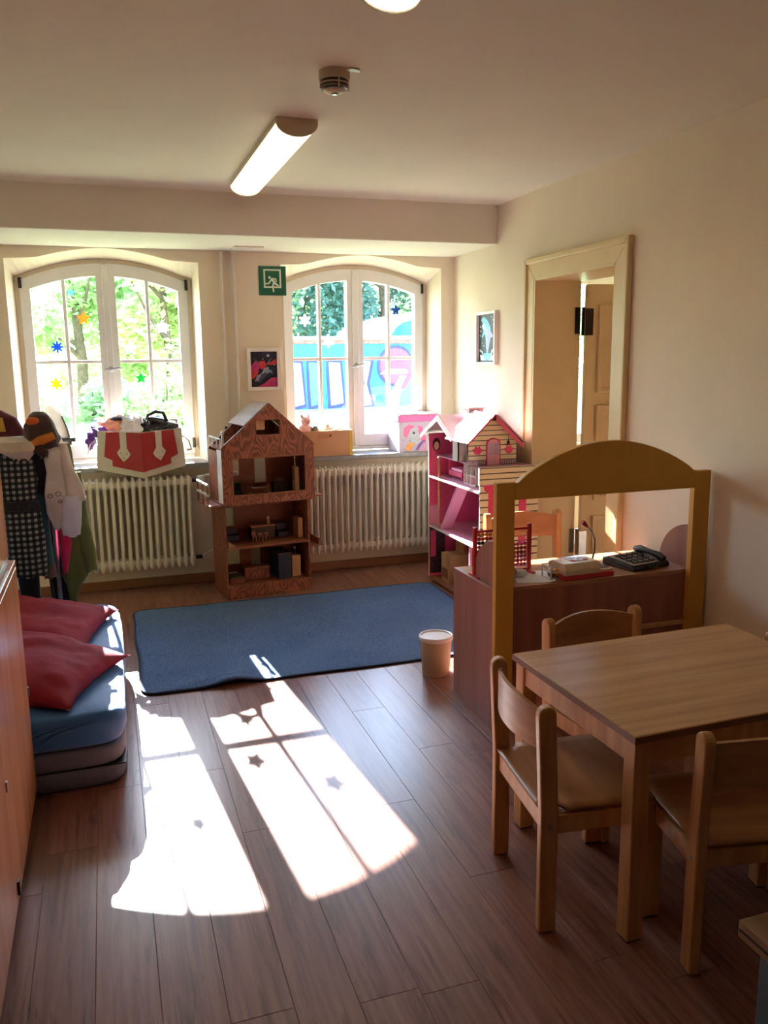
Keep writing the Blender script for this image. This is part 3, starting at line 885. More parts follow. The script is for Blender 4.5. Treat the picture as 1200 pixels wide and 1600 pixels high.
# ------------------------------------------------------------------ cabinet on the left
t = thing('storage_cabinet', 'beech veneer storage cabinet at the left edge of the picture', 'cabinet', (XL, 0, 0))
cx1 = 0.57
MB().box(0.01, cx1, 0.90, 3.03, 0.05, 0.866).build('carcass', m_cab, t)
MB().box(0.03, cx1 - 0.03, 0.92, 3.01, 0.0, 0.05).build('plinth', m_black, t)
MB().box(0.005, cx1 + 0.018, 0.89, 3.036, 0.866, 0.888).build('top_board', m_cab, t, bev=0.002)
for k in range(3):
    y1 = 3.03 - k * 0.706
    d = MB().box(cx1 + 0.001, cx1 + 0.019, y1 - 0.703, y1, 0.045, 0.864).build('door', m_cab, t, bev=0.002)
    MB().box(cx1 + 0.0191, cx1 + 0.026, y1 - 0.690, y1 - 0.672, 0.07, 0.11).build('hinge_cap', m_dark, d)
    MB().box(cx1 + 0.0191, cx1 + 0.024, y1 - 0.012, y1 - 0.002, 0.40, 0.43).build('latch', m_steel, d)
t = thing('hutch', 'upper cabinet with aluminium rail standing on the beech cabinet', 'cabinet', (XL, 0, 0.889))
MB().box(0.01, cx1 - 0.012, 0.90, 3.022, 0.012, 0.72).build('carcass', m_cab, t)
for k, xx in enumerate((cx1 - 0.008, cx1 - 0.026)):
    MB().box(xx - 0.010, xx, 0.90, 3.024, 0.0, 0.012 + 0.004 * (k == 0)).build('aluminium_rail', m_steel, t)
MB().box(cx1 - 0.0115, cx1 - 0.002, 1.6, 3.020, 0.02, 0.72).build('sliding_door', m_cab, t)
MB().box(cx1 - 0.002, cx1 - 0.0005, 3.012, 3.021, 0.02, 0.72).build('door_edge', m_firl, t)

# ------------------------------------------------------------------ mattresses and pillows
m_sheet = M('blue_sheet', (40, 104, 172), 0.6, 0.06, 4, 0.25, 14, sheen=0.2)
m_matt = M('grey_mattress_cover', (104, 112, 132), 0.75, 0.06, 6, 0.3, 60)
m_pil = M('red_pillow_cotton', (140, 18, 42), 0.85, 0.08, 5, 0.5, 12)
def rbox(name, mat, parent, x0, x1, y0, y1, z0, z1, r, wob=0.0, seed=0, n=28):
    """soft box: superellipse rows with wobble"""
    m = MB()
    prof = [(1 - r * 1.0, 0), (1 - r * .3, .12), (1, .3), (1, .7), (1 - r * .3, .9), (1 - r * 1.0, 1.0)]
    cx, cy, hx, hy = (x0 + x1) / 2, (y0 + y1) / 2, (x1 - x0) / 2, (y1 - y0) / 2
    N = 72
    rows = []
    for s, f in prof:
        ins = (1 - s)
        row = []
        for k in range(N):
            a = 2 * PI * k / N
            e = 0.16
            c, sn = math.cos(a), math.sin(a)
            X = cx + (hx - ins) * math.copysign(abs(c) ** e, c)
            Y = cy + (hy - ins) * math.copysign(abs(sn) ** e, sn)
            w = wob * noise.noise(Vector((X * 6 + seed, Y * 6, f * 3)))
            row.append((X + w * c, Y + w * sn, z0 + (z1 - z0) * f + (w * .6 if f > .8 else 0)))
        rows.append(row)
    vs = [p for r_ in rows for p in r_]
    fs = []
    for j in range(len(prof) - 1):
        for k in range(N):
            q = (k + 1) % N
            fs.append((j * N + k, j * N + q, (j + 1) * N + q, (j + 1) * N + k))
    fs.append(tuple(range(N - 1, -1, -1)))
    m.add(vs, fs)
    # top grid by rings to the centre
    top = rows[-1]
    base = len(m.v) - N
    last = base
    rings = 6
    for q in range(1, rings):
        k = 1 - q / rings
        start = len(m.v)
        for (X, Y, Z) in top:
            px, py = cx + (X - cx) * k, cy + (Y - cy) * k
            m.v.append((px, py, z1 + wob * 0.8 * noise.noise(Vector((px * 5 + seed, py * 5, 9)))))
        for i in range(N):
            j2 = (i + 1) % N
            m.f.append((last + i, last + j2, start + j2, start + i))
        last = start
    m.f.append(tuple(last + i for i in range(N)))
    return m.build(name, mat, parent, smooth=60)
t = thing('floor_mattress', 'grey folding floor mattress with zip seam under the blue one', 'mattress', (0, 0, 0))
rbox('mattress_cushion', m_matt, t, -0.88, -0.012, 3.04, 4.53, 0.002, 0.079, 0.010)
rbox('mattress_cushion', m_matt, t, -0.88, -0.014, 3.042, 4.525, 0.080, 0.155, 0.010)
MB().box(-0.87, -0.020, 3.047, 4.515, 0.077, 0.082).build('zip_seam', m_black, t)
t = thing('floor_mattress', 'mattress in a blue fitted sheet carrying the red pillows', 'mattress', (0, 0, 0.156))
rbox('sheet', m_sheet, t, -0.885, -0.002, 3.032, 4.545, 0.0, 0.132, 0.028, 0.012, 4)
for k in range(7):
    y = 3.033
    xs = -0.80 + k * 0.075
    MB().tube([(xs, y + .0, 0.02), (xs + .10, y - .006, 0.055 + .004 * k), (xs + .24, y - .002, 0.088 + .003 * k)], [.003, .007, .002], 6).build('sheet_fold', m_sheet, t, smooth=60)
def pillow(label, loc, rot, L, W, H, seed):
    m = MB()
    n = 30
    def pt(u, v, s):
        a, b = 2 * u - 1, 2 * v - 1
        e = max(0.0, (1 - abs(a) ** 2.6)) ** 0.55 * max(0.0, (1 - abs(b) ** 2.6)) ** 0.55
        cr = 1 - 0.10 * (1 - abs(a) ** 2) * abs(b) ** 4
        cr2 = 1 - 0.10 * (1 - abs(b) ** 2) * abs(a) ** 4
        w = 0.018 * noise.noise(Vector((a * 2.5 + seed, b * 2.5, s * 2))) + 0.010 * noise.noise(Vector((a * 7 + seed, b * 5, s)))
        return (a * L / 2 * cr2, b * W / 2 * cr, s * (e * H / 2 + w * e ** .5))
    m.grid(lambda u, v: pt(u, v, 1), n, n)
    m.grid(lambda u, v: pt(u, v, -1), n, n)
    t = thing('pillow', label, 'pillow', loc, 0, 'red pillows on the mattress')
    t.rotation_euler = rot
    me = m.build('pillow_cover', m_pil, t, smooth=80)
    wd = me.modifiers.new('weld', 'WELD')
    wd.merge_threshold = 0.002
    return t
pillow('red pillow farther from the viewer, near the clothes rack', (-0.42, 4.06, 0.358), (math.radians(2), math.radians(8), math.radians(-14)), 0.70, 0.60, 0.15, 1.0)
pillow('red pillow nearer the viewer beside the cabinet', (-0.42, 3.47, 0.372), (math.radians(1), math.radians(10), math.radians(-24)), 0.74, 0.56, 0.16, 6.0)

# ------------------------------------------------------------------ bucket
t = thing('bucket', 'translucent cream plastic bucket with lid beside the play counter', 'bucket', (1.478, 3.675, 0))
m_bk = M('bucket_plastic', (226, 206, 172), 0.35, 0.03, trans=0.35)
MB().lathe([(0.066, 0.0), (0.068, 0.004), (0.079, 0.185), (0.076, 0.185), (0.064, 0.006)], (0, 0, 0), 32).build('bucket_body', m_bk, t, smooth=40)
MB().lathe([(0.0605, 0.004), (0.071, 0.085)], (0, 0, 0), 28).build('contents', M('bucket_contents', (180, 140, 90), 0.8), t)
MB().lathe([(0.081, 0.178), (0.085, 0.181), (0.085, 0.196), (0.081, 0.200), (0.074, 0.200), (0.072, 0.194), (0.01, 0.194)], (0, 0, 0), 36).build('lid', m_wplas, t, smooth=35)

# ------------------------------------------------------------------ children's table and chairs
m_ply = wood('chair_ply', (150, 100, 62), (186, 134, 88), 'x', 18, 10, 0.35, 0.04)
t = thing('childrens_table', 'beech childrens table with square legs at the right', 'table', (1.64, 2.005, 0), math.radians(1.0))
tw, td = 0.43, 0.328
MB().box(-tw, tw, -td, td, 0.577, 0.60).build('tabletop', m_beechx, t, bev=0.004)
MB().ring([(-tw - .0012, -td - .0012), (tw + .0012, -td - .0012), (tw + .0012, td + .0012), (-tw - .0012, td + .0012)], [(-tw + .002, -td + .002), (tw - .002, -td + .002), (tw - .002, td - .002), (-tw + .002, td - .002)], 'z', 0.579, 0.597).build('edge_band', M('table_edge', (120, 78, 50), 0.5), t)
for sx in (-1, 1):
    for sy in (-1, 1):
        cx, cy = sx * (tw - 0.034), sy * (td - 0.034)
        lg = MB().box(cx - .025, cx + .025, cy - .025, cy + .025, 0.004, 0.577).build('leg', m_beech, t, bev=0.004)
        MB().box(cx - .022, cx + .022, cy - .022, cy + .022, 0.0, 0.004).build('foot_glide', m_black, lg)
for sx in (-1, 1):
    MB().box(sx * (tw - .025) - .010, sx * (tw - .025) + .010, -td + .059, td - .059, 0.508, 0.577).build('apron', m_beech, t, bev=0.002)
for sy in (-1, 1):
    MB().box(-tw + .059, tw - .059, sy * (td - .025) - .010, sy * (td - .025) + .010, 0.508, 0.577).build('apron', m_beech, t, bev=0.002)
def chair(label, loc, rz):
    t = thing('childrens_chair', label, 'chair', loc, rz, 'beech childrens chairs')
    hw, hd = 0.186, 0.155
    for s in (-1, 1):
        pts = [(-hd - .024, 0.004), (-hd + .026, 0.004), (-hd + .026, 0.36), (-hd + .014, 0.62)] + [(-hd - .011 + .025 * math.cos(a), 0.632 + .026 * math.sin(a)) for a in [PI * i / 8 for i in range(9)]] + [(-hd - .036, 0.62), (-hd - .024, 0.36)]
        MB().prism(pts, 'x', s * hw - .015, s * hw + .015).build('back_post', m_beech, t, bev=0.005)
        lg = MB().box(s * hw - .015, s * hw + .015, hd - .025, hd + .025, 0.004, 0.352).build('front_leg', m_beech, t, bev=0.004)
        MB().box(s * hw - .013, s * hw + .013, hd - .022, hd + .022, 0, 0.004).build('foot_glide', m_black, lg)
        MB().box(s * (hw - .0) - .009, s * (hw - .0) + .009, -hd + .026, hd - .025, 0.292, 0.346).build('side_rail', m_beech, t, bev=0.003)
        MB().tube([(s * (hw + .0152), -hd, .32), (s * (hw + .018), -hd, .32)], .006, 10).build('bolt_head', m_steel, t)
    MB().box(-hw + .015, hw - .015, hd - .010, hd + .012, 0.295, 0.346).build('front_rail', m_beech, t, bev=0.003)
    MB().box(-hw + .015, hw - .015, -hd - .012, -hd + .010, 0.295, 0.346).build('back_rail', m_beech, t, bev=0.003)
    def seat(u, v, top):
        x = (2 * u - 1) * (hw + .012 if v > .18 else hw - .017)
        y = -hd - .018 + v * (2 * hd + .068)
        z = 0.358 - 0.012 * math.exp(-((v - .35) / .25) ** 2) * (1 - (2 * u - 1) ** 2) - 0.020 * max(0, v - .86) / .14 * max(0, v - .86) / .14
        return (x, y, z + (0.010 if top else 0))
    g = MB()
    g.grid(lambda u, v: seat(u, v, True), 13, 22)
    g.build('seat', m_ply, t, smooth=50, solid=-0.010 if False else 0.010)
    n = 16
    o, i = [], []
    for k in range(n + 1):
        a = -1 + 2 * k / n
        x = a * (hw - .0145)
        y = -hd - .010 - .038 * (1 - a * a)
        o.append((x, y - .006))
        i.append((x, y + .006))
    m = MB()
    vs, fs = [], []
    for k in range(n + 1):
        a = -1 + 2 * k / n
        zt = 0.628 + 0.022 * (1 - a * a)
        for (p, z) in ((o[k], 0.525), (o[k], zt), (i[k], zt), (i[k], 0.525)):
            vs.append((p[0], p[1], z))
    for k in range(n):
        for q in range(4):
            w = (q + 1) % 4
            fs.append((k * 4 + q, (k + 1) * 4 + q, (k + 1) * 4 + w, k * 4 + w))
    fs += [(0, 1, 2, 3), (n * 4 + 3, n * 4 + 2, n * 4 + 1, n * 4)]
    m.add(vs, fs).build('backrest', m_ply, t, smooth=40)
    return t
ch = chair('beech chair pushed in at the left end of the table', (1.068 + 0.154, 1.985 - 0.018, 0), math.radians(-96.9))
copytree(ch, (1.608, 2.300, 0), math.radians(185), 'beech chair on the far side of the table in front of the play counter')
copytree(ch, (1.532, 1.660, 0), math.radians(-11.0), 'beech chair on the near side of the table, seen from behind')
copytree(ch, (2.143, 2.088, 0), math.radians(110), 'beech chair at the right end of the table, almost hidden', 0.86)
copytree(ch, (2.10, 3.79, 0), math.radians(178), "beech chair standing behind the play counter", 1.11)
# workbench corner at the bottom right
t = thing('workbench', 'low wooden bench top with grey blue leg at the bottom right corner', 'bench', (1.12, 1.18, 0))
MB().box(0.0, 0.62, -0.62, 0.0, 0.412, 0.450).build('bench_top', wood('bench_board', (120, 84, 54), (156, 116, 78), 'y', 14, 12, 0.5), t, bev=0.003)
MB().box(-.0008, 0.002, -0.615, -0.004, 0.428, 0.433).build('edge_groove', m_black, t)
m_bleg = M('blue_grey_steel', (84, 110, 124), 0.45, 0.05)
for xx in (0.03, 0.55):
    for yy in (-0.57, -0.07):
        MB().box(xx, xx + .04, yy, yy + .04, 0.0, 0.412).build('leg', m_bleg, t, bev=0.003)
MB().box(0.074, 0.545, -0.10, -0.075, 0.03, 0.408).build('back_panel', M('pale_panel', (176, 170, 156), 0.6), t)
# ------------------------------------------------------------------ play shop counter
t = thing('play_counter', 'brown play shop counter with arched ochre frame', 'play counter', (0, 0, 0))
CX0, CX1, CY0, CY1, CZ = 1.466, 2.505, 3.022, 3.425, 0.605
MB().box(CX0, CX0 + .018, CY0, CY1, 0, CZ).build('side_panel', m_ctr, t, bev=.001)
MB().box(CX1 - .018, CX1, CY0, CY1, 0, CZ).build('side_panel', m_ctr, t, bev=.001)
MB().box(CX0 + .018, CX1 - .018, CY0, CY0 + .016, 0.03, CZ - .018).build('front_panel', m_ctr, t)
MB().box(CX0 + .018, CX1 - .018, CY0 + 0.0, CY1 + .0, CZ - .018, CZ).build('counter_top', wood('counter_top_veneer', (150, 100, 72), (178, 128, 98), 'x', 14, 14, 0.22), t, bev=.001)
MB().box(CX0 + .018, CX1 - .018, CY0 + .016, CY1 - .01, 0.28, 0.298).build('shelf', m_ctr, t)
MB().box(2.16, 2.424, CY0 - .014, CY0, 0.352, 0.372).build('ledge_strip', m_firl, t, bev=.002)
for xx in (CX0 + .018, CX1 - .036 - .02):
    e = [(CY0 + .0, CZ)] + [(CY0 + .225 * math.cos(a), CZ + .20 * math.sin(a)) for a in [PI / 2 * i / 12 for i in range(13)]]
    MB().prism(e, 'x', xx, xx + .018).build('rounded_side_board', m_ctr, t, bev=.002)
for a, b in ((1.466, 1.549), (2.424, 2.507)):
    MB().box(a, b, CY0 - .034, CY0 - .0005, 0, 1.054).build('frame_post', m_ochre, t, bev=.003)
ar = [(1.549, 0.981), (2.424, 0.979)] + [(2.424, 1.052)]
for i in range(25):
    u = 1 - i / 24
    ar.append((1.562 + .862 * u, 1.052 + 0.153 * math.sin(PI * u) ** 0.82))
ar.append((1.549, 1.052))
MB().prism(ar, 'y', CY0 - .034, CY0 - .0005).build('arched_header', m_ochre, t, bev=.003)

# toys on the counter ------------------------------------------------
t = thing('abacus', 'red framed abacus with red and dark beads on the counter', 'abacus', (1.617, 3.235, CZ), math.radians(0))
for x in (-.132, .132):
    MB().box(x - .008, x + .008, -.010, .010, 0.0, 0.222).build('frame_post', m_red, t, bev=.003)
MB().box(-.124, .124, -.006, .006, .196, .206).build('top_rail', m_red, t)
MB().box(-.124, .124, -.006, .006, .010, .020).build('bottom_rail', m_red, t)
for s in (-1, 1):
    MB().box(s * .132 - .008, s * .132 + .008, -.05, .05, 0, .010).build('foot', m_red, t)
bead = MB().ball((0, 0, 0), .0088, 10, 6).mesh('bead', 50)
beads = {}
for nm, mt in (('r', m_red), ('b', m_black), ('o', M('orange_bead', (220, 120, 50), .35)), ('p', M('pink_bead', (220, 60, 110), .35))):
    me = bead.copy()
    me.materials.append(mt)
    beads[nm] = me
for r, cset in enumerate('porbrprpob'[:9]):
    z = .038 + r * .0185
    MB().tube([(-.124, 0, z), (.124, 0, z)], .0014, 6).build('wire', m_steel, t)
    cset = 'ppprrpbro'[r]
    for k in range(9):
        o = bpy.data.objects.new('bead', beads[cset])
        COL.objects.link(o)
        o.parent = t
        o.location = ((-.112 + k * .0178) if (r > 5 or k < 5) else (.112 - (8 - k) * .0178), 0, z)
o = MB()
o.lathe([(.020, -.035), (.036, -.035), (.038, -.03), (.038, .03), (.036, .035), (.020, .035), (.020, -.035)], (0, 0, 0), 28, False)
t = thing('paper_roll', 'grey white paper roll lying behind the ochre post', 'paper roll', (1.592, 3.13, CZ + .038))
q = o.build('roll_body', M('paper_roll_white', (200, 196, 190), .7), t, smooth=40)
q.rotation_euler = (PI / 2, 0, math.radians(-20))
q = MB().lathe([(.017, -.036), (.0199, -.036), (.0199, .036), (.017, .036), (.017, -.036)], (0, 0, 0), 20, False).build('cardboard_core', M('cardboard', (150, 116, 80), .8), t)
q.rotation_euler = (PI / 2, 0, math.radians(-20))
p = MB()
p.grid(lambda u, v: (-.075 + .17 * u + .02 * v, -.10 + .2 * v, .0012 + .007 * max(0, u - .6) ** 2 * 4 * (1 - v)), 12, 8)
t = thing('paper_sheet', 'loose sheet of white paper on the counter edge', 'paper', (1.705, 3.15, CZ), math.radians(-14))
p.build('sheet', M('paper', (226, 218, 208), .7, .02), t, solid=.0006)
cr = MB()
rr = random.Random(5)
cr.ball((0, 0, 0), .026, 14, 9, 1.3, 1, .7)
cr.v = [tuple(Vector(v) * (1 + .35 * noise.noise(Vector(v) * 70))) for v in cr.v]
o = cr.build('crumpled_tissue', M('tissue', (235, 235, 235), .8, .02, trans=.2), smooth=25)
o.location = (1.668, 3.165, CZ + .017)
tag(o, 'crumpled white tissue beside the foot of the abacus', 'tissue')
# toy cash register
t = thing('toy_cash_register', 'white and red toy cash register with gooseneck microphone', 'cash register', (1.925, 3.095, CZ), math.radians(3))
m_cr = M('toy_cream_plastic', (226, 200, 172), .35, .03)
MB().box(-.120, .135, -.065, .075, 0, .022).build('red_base', m_red, t, bev=.004)
MB().prism([(-.066, .022), (.075, .022), (.075, .060), (.045, .072), (-.05, .072), (-.066, .045)], 'x', -.115, .062).build('register_body', m_cr, t, bev=.004)
MB().box(.064, .132, -.058, .066, .022, .034).build('till_tray', m_cr, t, bev=.003)
MB().box(.072, .124, -.045, .055, .0341, .036).build('till_inset', m_dark, t)
MB().box(.060, .085, .0, .03, .034, .052).build('microphone_socket', m_wplas, t, bev=.003)
MB().tube([(.072, .015, .05), (.085, .015, .10), (.085, .015, .15), (.065, .014, .19), (.040, .012, .215)], .0042, 8).build('gooseneck', m_steel, t, smooth=50)
MB().tube([(.040, .012, .213), (.022, .010, .230), (.012, .009, .236)], [.006, .012, .009], 10).build('microphone_head', m_red, t, smooth=50)
for k in range(4):
    for j in range(3):
        MB().box(-.055 + k * .022, -.039 + k * .022, -.02 + j * .02, -.005 + j * .02, .072, .076).build('key', m_wplas if (k + j) % 3 else m_red, t)
t = thing('toy_basket', 'small white shopping basket of toy food on the cash register end', 'basket', (1.800, 3.100, CZ + .0008))
for z in (.030, .052):
    MB().ring([(-.038, -.04), (.038, -.04), (.038, .04), (-.038, .04)], [(-.034, -.036), (.034, -.036), (.034, .036), (-.034, .036)], 'z', z, z + .006).build('basket_rim', m_wplas, t)
for sx in (-1, 1):
    for sy in (-1, 1):
        MB().box(sx * .036 - .003, sx * .036 + .003, sy * .038 - .003, sy * .038 + .003, 0, .056).build('basket_post', m_wplas, t)
MB().box(-.036, .036, -.038, .038, 0, .004).build('basket_floor', m_wplas, t)
for lb, nm, c, px, py, r in (('orange toy fruit in the little basket', 'toy_orange', (238, 150, 50), .012, -.008, .020), ('dark red toy berry in the little basket', 'toy_berry', (130, 30, 44), -.018, -.012, .015), ('pale toy egg in the little basket', 'toy_egg', (232, 190, 150), -.005, .018, .017)):
    q = thing(nm, lb, 'toy food', (1.800 + px, 3.100 + py, CZ + .006 + r))
    MB().ball((0, 0, 0), r, 14, 9, 1.1, 1, .95).build('body', M(nm, c, .4), q, smooth=60)
    MB().tube([(0, 0, r * .85), (.001, .001, r * 1.12)], .002, 6).build('stem', m_dark, q)
# black payment terminal / phone
t = thing('toy_telephone', 'black and silver push button telephone at the right end of the counter', 'telephone', (2.265, 3.165, CZ), math.radians(12))
MB().prism([(-.095, 0), (.10, 0), (.10, .034), (.07, .040), (-.08, .026), (-.095, .018)], 'x', -.115, .115).build('telephone_base', m_black, t, bev=.006)
MB().prism([(-.088, .0262), (.068, .0405), (.068, .0445), (-.088, .030)], 'x', -.108, .055).build('key_panel', m_steel, t, bev=.001)
for k in range(4):
    for j in range(4):
        yy = -.062 + j * .033
        MB().cbox((-.078 + k * .036, yy, .0325 + (yy + .085) * .0935), (.024, .020, .006), Matrix.Rotation(math.radians(5.3), 3, 'X')).build('key', m_black, t)
hp = [(.083, -.088, .036), (.085, -.06, .045), (.086, 0, .052), (.087, .06, .056), (.088, .092, .050)]
MB().tube(hp, [.013, .017, .012, .017, .013], 10).build('handset', m_black, t, smooth=50)
MB().tube([(.05, -.080, .03), (.02, -.110, .010), (-.02, -.105, .006), (-.05, -.10, .02)], .0035, 6).build('cord', m_black, t, smooth=50)

# ------------------------------------------------------------------ brown plywood dollhouse
ang = math.atan2(.076, .585)
t = thing('plywood_dollhouse', 'tall brown plywood dollhouse with gabled front between the radiators', 'dollhouse', (.677, 5.338, 0), ang)
W, D = .588, .33
T_ = .012
MB().box(.0, W, .0, D, .0, .085).build('plinth', m_fir, t, bev=.002)
MB().box(.0, T_, .01, D, .085, .635).build('side_panel', m_fir, t)
MB().box(W - T_, W, .01, D, .085, .635).build('side_panel', m_fir, t)
MB().box(T_, W - T_, 0, D, .334, .348).build('floor_board', m_firp, t)
MB().box(-.012, W + .022, -.006, D + .01, .628, .642).build('floor_board', m_firp, t)
# back wall with window openings
def holed(x0, x1, z0, z1, holes):
    """rectangles filling a wall between window holes (holes sorted, same z span allowed)"""
    m = MB()
    xs = sorted(set([x0, x1] + [h[0] for h in holes] + [h[1] for h in holes]))
    zs = sorted(set([z0, z1] + [h[2] for h in holes] + [h[3] for h in holes]))
    for a, b in zip(xs, xs[1:]):
        for c, d in zip(zs, zs[1:]):
            if not any(h[0] <= a and b <= h[1] and h[2] <= c and d <= h[3] for h in holes):
                m.box(a, b, D - .010, D, c, d)
    return m
holed(T_, W - T_, .085, .628, [(.06, .18, .16, .27), (.26, .33, .10, .28), (.06, .15, .43, .56)]).build('back_wall', m_firp, t)
holed(-.002, W + .012, .642, .985, [(.06, .20, .78, .90), (.31, .39, .72, .90)]).build('back_wall', m_firp, t)
# upper storey front
U0, U1 = -.004, W + .036
front = [(U0, .640), (U1, .640), (U1, .998), ((U0 + U1) / 2 + .008, 1.272), (U0, 1.008)]
mm = MB()
ap = ((U0 + U1) / 2 + .008)
def gz_(x):
    return 1.008 + (1.272 - 1.008) * (x - U0) / (ap - U0) if x < ap else .998 + (1.272 - .998) * (U1 - x) / (U1 - ap)
def fpoly(pts): mm.prism(pts, 'y', -.012, .0)
O = (.066, .556, .695, .928)
G = (.232, .392, 1.078, 1.172)
fpoly([(U0, .628), (U1, .628), (U1, O[2]), (U0, O[2])])
fpoly([(U0, O[2]), (O[0], O[2]), (O[0], O[3]), (U0, O[3])])
fpoly([(O[1], O[2]), (U1, O[2]), (U1, O[3]), (O[1], O[3])])
fpoly([(U0, O[3]), (G[0], O[3]), (G[0], gz_(G[0])), (U0, gz_(U0))])
fpoly([(G[0], O[3]), (G[1], O[3]), (G[1], G[2]), (G[0], G[2])])
fpoly([(G[0], G[3]), (G[1], G[3]), (G[1], gz_(G[1])), (ap, gz_(ap)), (G[0], gz_(G[0]))])
fpoly([(G[1], O[3]), (U1, O[3]), (U1, gz_(U1)), (G[1], gz_(G[1]))])
mm.build('gable_front', m_fir, t)
for (a, b, c, d), w in ((O, .008), (G, .008)):
    MB().ring([(a - w, c - w), (b + w, c - w), (b + w, d + w), (a - w, d + w)], [(a, c), (b, c), (b, d), (a, d)], 'y', -.016, .004).build('opening_trim', m_firp, t)
MB().box(G[0], G[0] + .062, .002, .008, G[2] + .032, G[3]).build('gable_shutter', m_firl, t)
MB().box(T_, W, .0, D - .01, .985, .997).build('attic_floor', m_firp, t)
MB().box(U1 - .012, U1, .0, D, .642, .99).build('side_panel', m_fir, t)
MB().box(U0, U0 + .012, .12, D, .642, .97).build('side_panel', m_fir, t)
MB().box(U0 + .002, U0 + .010, .004, .118, .642, .985).build('white_shutter', m_wplas, t)
# back gable and roof
MB().prism([(U0, .985), (U1, .985), (ap, 1.262)], 'y', D - .012, D).build('back_gable', m_fir, t)
m_roof = wood('lit_roof_board', (120, 96, 84), (168, 150, 138), 'y', 9, 8, 0.35)  # paler grey puts the light on the left slope into its colour
def slope(x0, z0, x1, z1, y0, y1, name, mat):
    n = Vector((-(z1 - z0), 0, x1 - x0)).normalized() * .009
    if n.z < 0: n = -n
    v = [(x0, y0, z0), (x1, y0, z1), (x1, y1, z1), (x0, y1, z0)]
    m = MB()
    m.add(v + [(p[0] + n.x, p[1], p[2] + n.z) for p in v], [(0, 1, 2, 3), (7, 6, 5, 4), (0, 4, 5, 1), (1, 5, 6, 2), (2, 6, 7, 3), (3, 7, 4, 0)])
    return m.build(name, mat, t)
slope(U1 + .004, .994, ap, 1.274, -.01, D + .02, 'roof_slope', m_fir)
slope(ap - .165, 1.135, ap, 1.274, -.01, D + .02, 'roof_slope', m_roof)
# roof terrace dormer at the left
MB().box(U0 + .012, U0 + .15, .008, D - .012, .988, 1.0).build('terrace_floor', m_firp, t)
for yy in (.02, .115, .21, .30):
    MB().box(U0 + .002, U0 + .010, yy, yy + .008, 1.0, 1.062).build('terrace_post', m_wplas, t)
MB().box(U0 + .002, U0 + .010, .02, .308, 1.056, 1.064).build('terrace_rail', m_wplas, t)
MB().box(.06, .072, .2, .212, 1.0, 1.075).build('terrace_lamp_post', m_wplas, t)
MB().ball((.066, .206, 1.085), .013, 12, 8).build('terrace_lamp', m_wplas, t, smooth=60)
# side balconies
for (x0, x1, z, sgn) in ((-.10, U0, .632, -1), (U1, U1 + .075, .646, 1), (W, W + .082, .30, 1)):
    MB().box(x0, x1, .03, .30, z - .010, z).build('balcony_floor', m_firp, t)
for zz in (.062, .128):
    MB().tube([(-.095, .02, .640 + zz), (-.095, .30, .640 + zz)], .009, 8).build('balcony_rail', m_wplas, t, smooth=50)
for yy in (.03, .16, .29):
    MB().box(-.100, -.090, yy - .005, yy + .005, .632, .775).build('balcony_post', m_firp, t)
MB().box(W + .070, W + .080, .03, .30, .30, .345).build('balcony_rail', m_firp, t)
dh = t
mwd = dh.matrix_basis if False else Matrix.Translation((.677, 5.338, 0)) @ Matrix.Rotation(ang, 4, 'Z')
def dloc(x, y, z):
    p = mwd @ Vector((x, y, z))
    return (p.x, p.y, p.z)
m_dk = M('dark_toy_wood', (58, 40, 34), .5, .1)
m_nv = M('navy_toy_paint', (34, 40, 60), .5, .1)
def toy(name, label, cat, x, y, z, rz=0.0, group='dollhouse furniture'):
    return thing(name, label, cat, dloc(x, y, z + .0004), ang + rz, group)
# ground storey
q = toy('doll_sideboard', 'toy sideboard with two fronts on the ground floor of the brown dollhouse', 'doll furniture', .245, .17, .085)
MB().box(-.088, .088, -.035, .035, 0, .085).build('body', m_firp, q, bev=.002)
for s in (-1, 1):
    MB().box(s * .043 - .038, s * .043 + .038, -.038, -.035, .010, .075).build('front', m_fir, q)
q = toy('doll_wardrobe', 'tall light toy wardrobe on the ground floor of the brown dollhouse', 'doll furniture', .505, .12, .085)
MB().box(-.032, .032, -.05, .05, 0, .148).build('body', m_firl, q, bev=.002)
MB().box(-.029, .029, -.0525, -.05, .006, .142).build('door', m_firl, q)
q = toy('doll_screen', 'dark toy partition beside the wardrobe', 'doll furniture', .415, .14, .085)
MB().box(-.045, .045, -.09, .09, 0, .17).build('panel', m_nv, q, bev=.002)
MB().box(-.047, .047, -.092, .092, .17, .178).build('cap', m_dk, q)
q = toy('doll_figure', 'tiny doll standing on the toy wardrobe', 'doll', .512, .12, .2334)
MB().lathe([(.012, 0), (.009, .028), (.004, .034)], (0, 0, 0), 10).build('body', m_black, q, smooth=50)
MB().ball((0, 0, .043), .010, 10, 8).build('head', m_art['skin'], q, smooth=60)
q = toy('doll_bed', 'low toy bed at the left of the ground floor', 'doll furniture', .09, .15, .085)
MB().box(-.05, .05, -.075, .075, .0, .028).build('frame', m_fir, q, bev=.002)
MB().box(-.045, .045, -.07, .05, .028, .042).build('blanket', M('toy_blanket', (96, 92, 60), .8), q, bev=.004)
MB().box(-.04, .04, .052, .073, .028, .045).build('pillow', m_wplas, q, bev=.004)
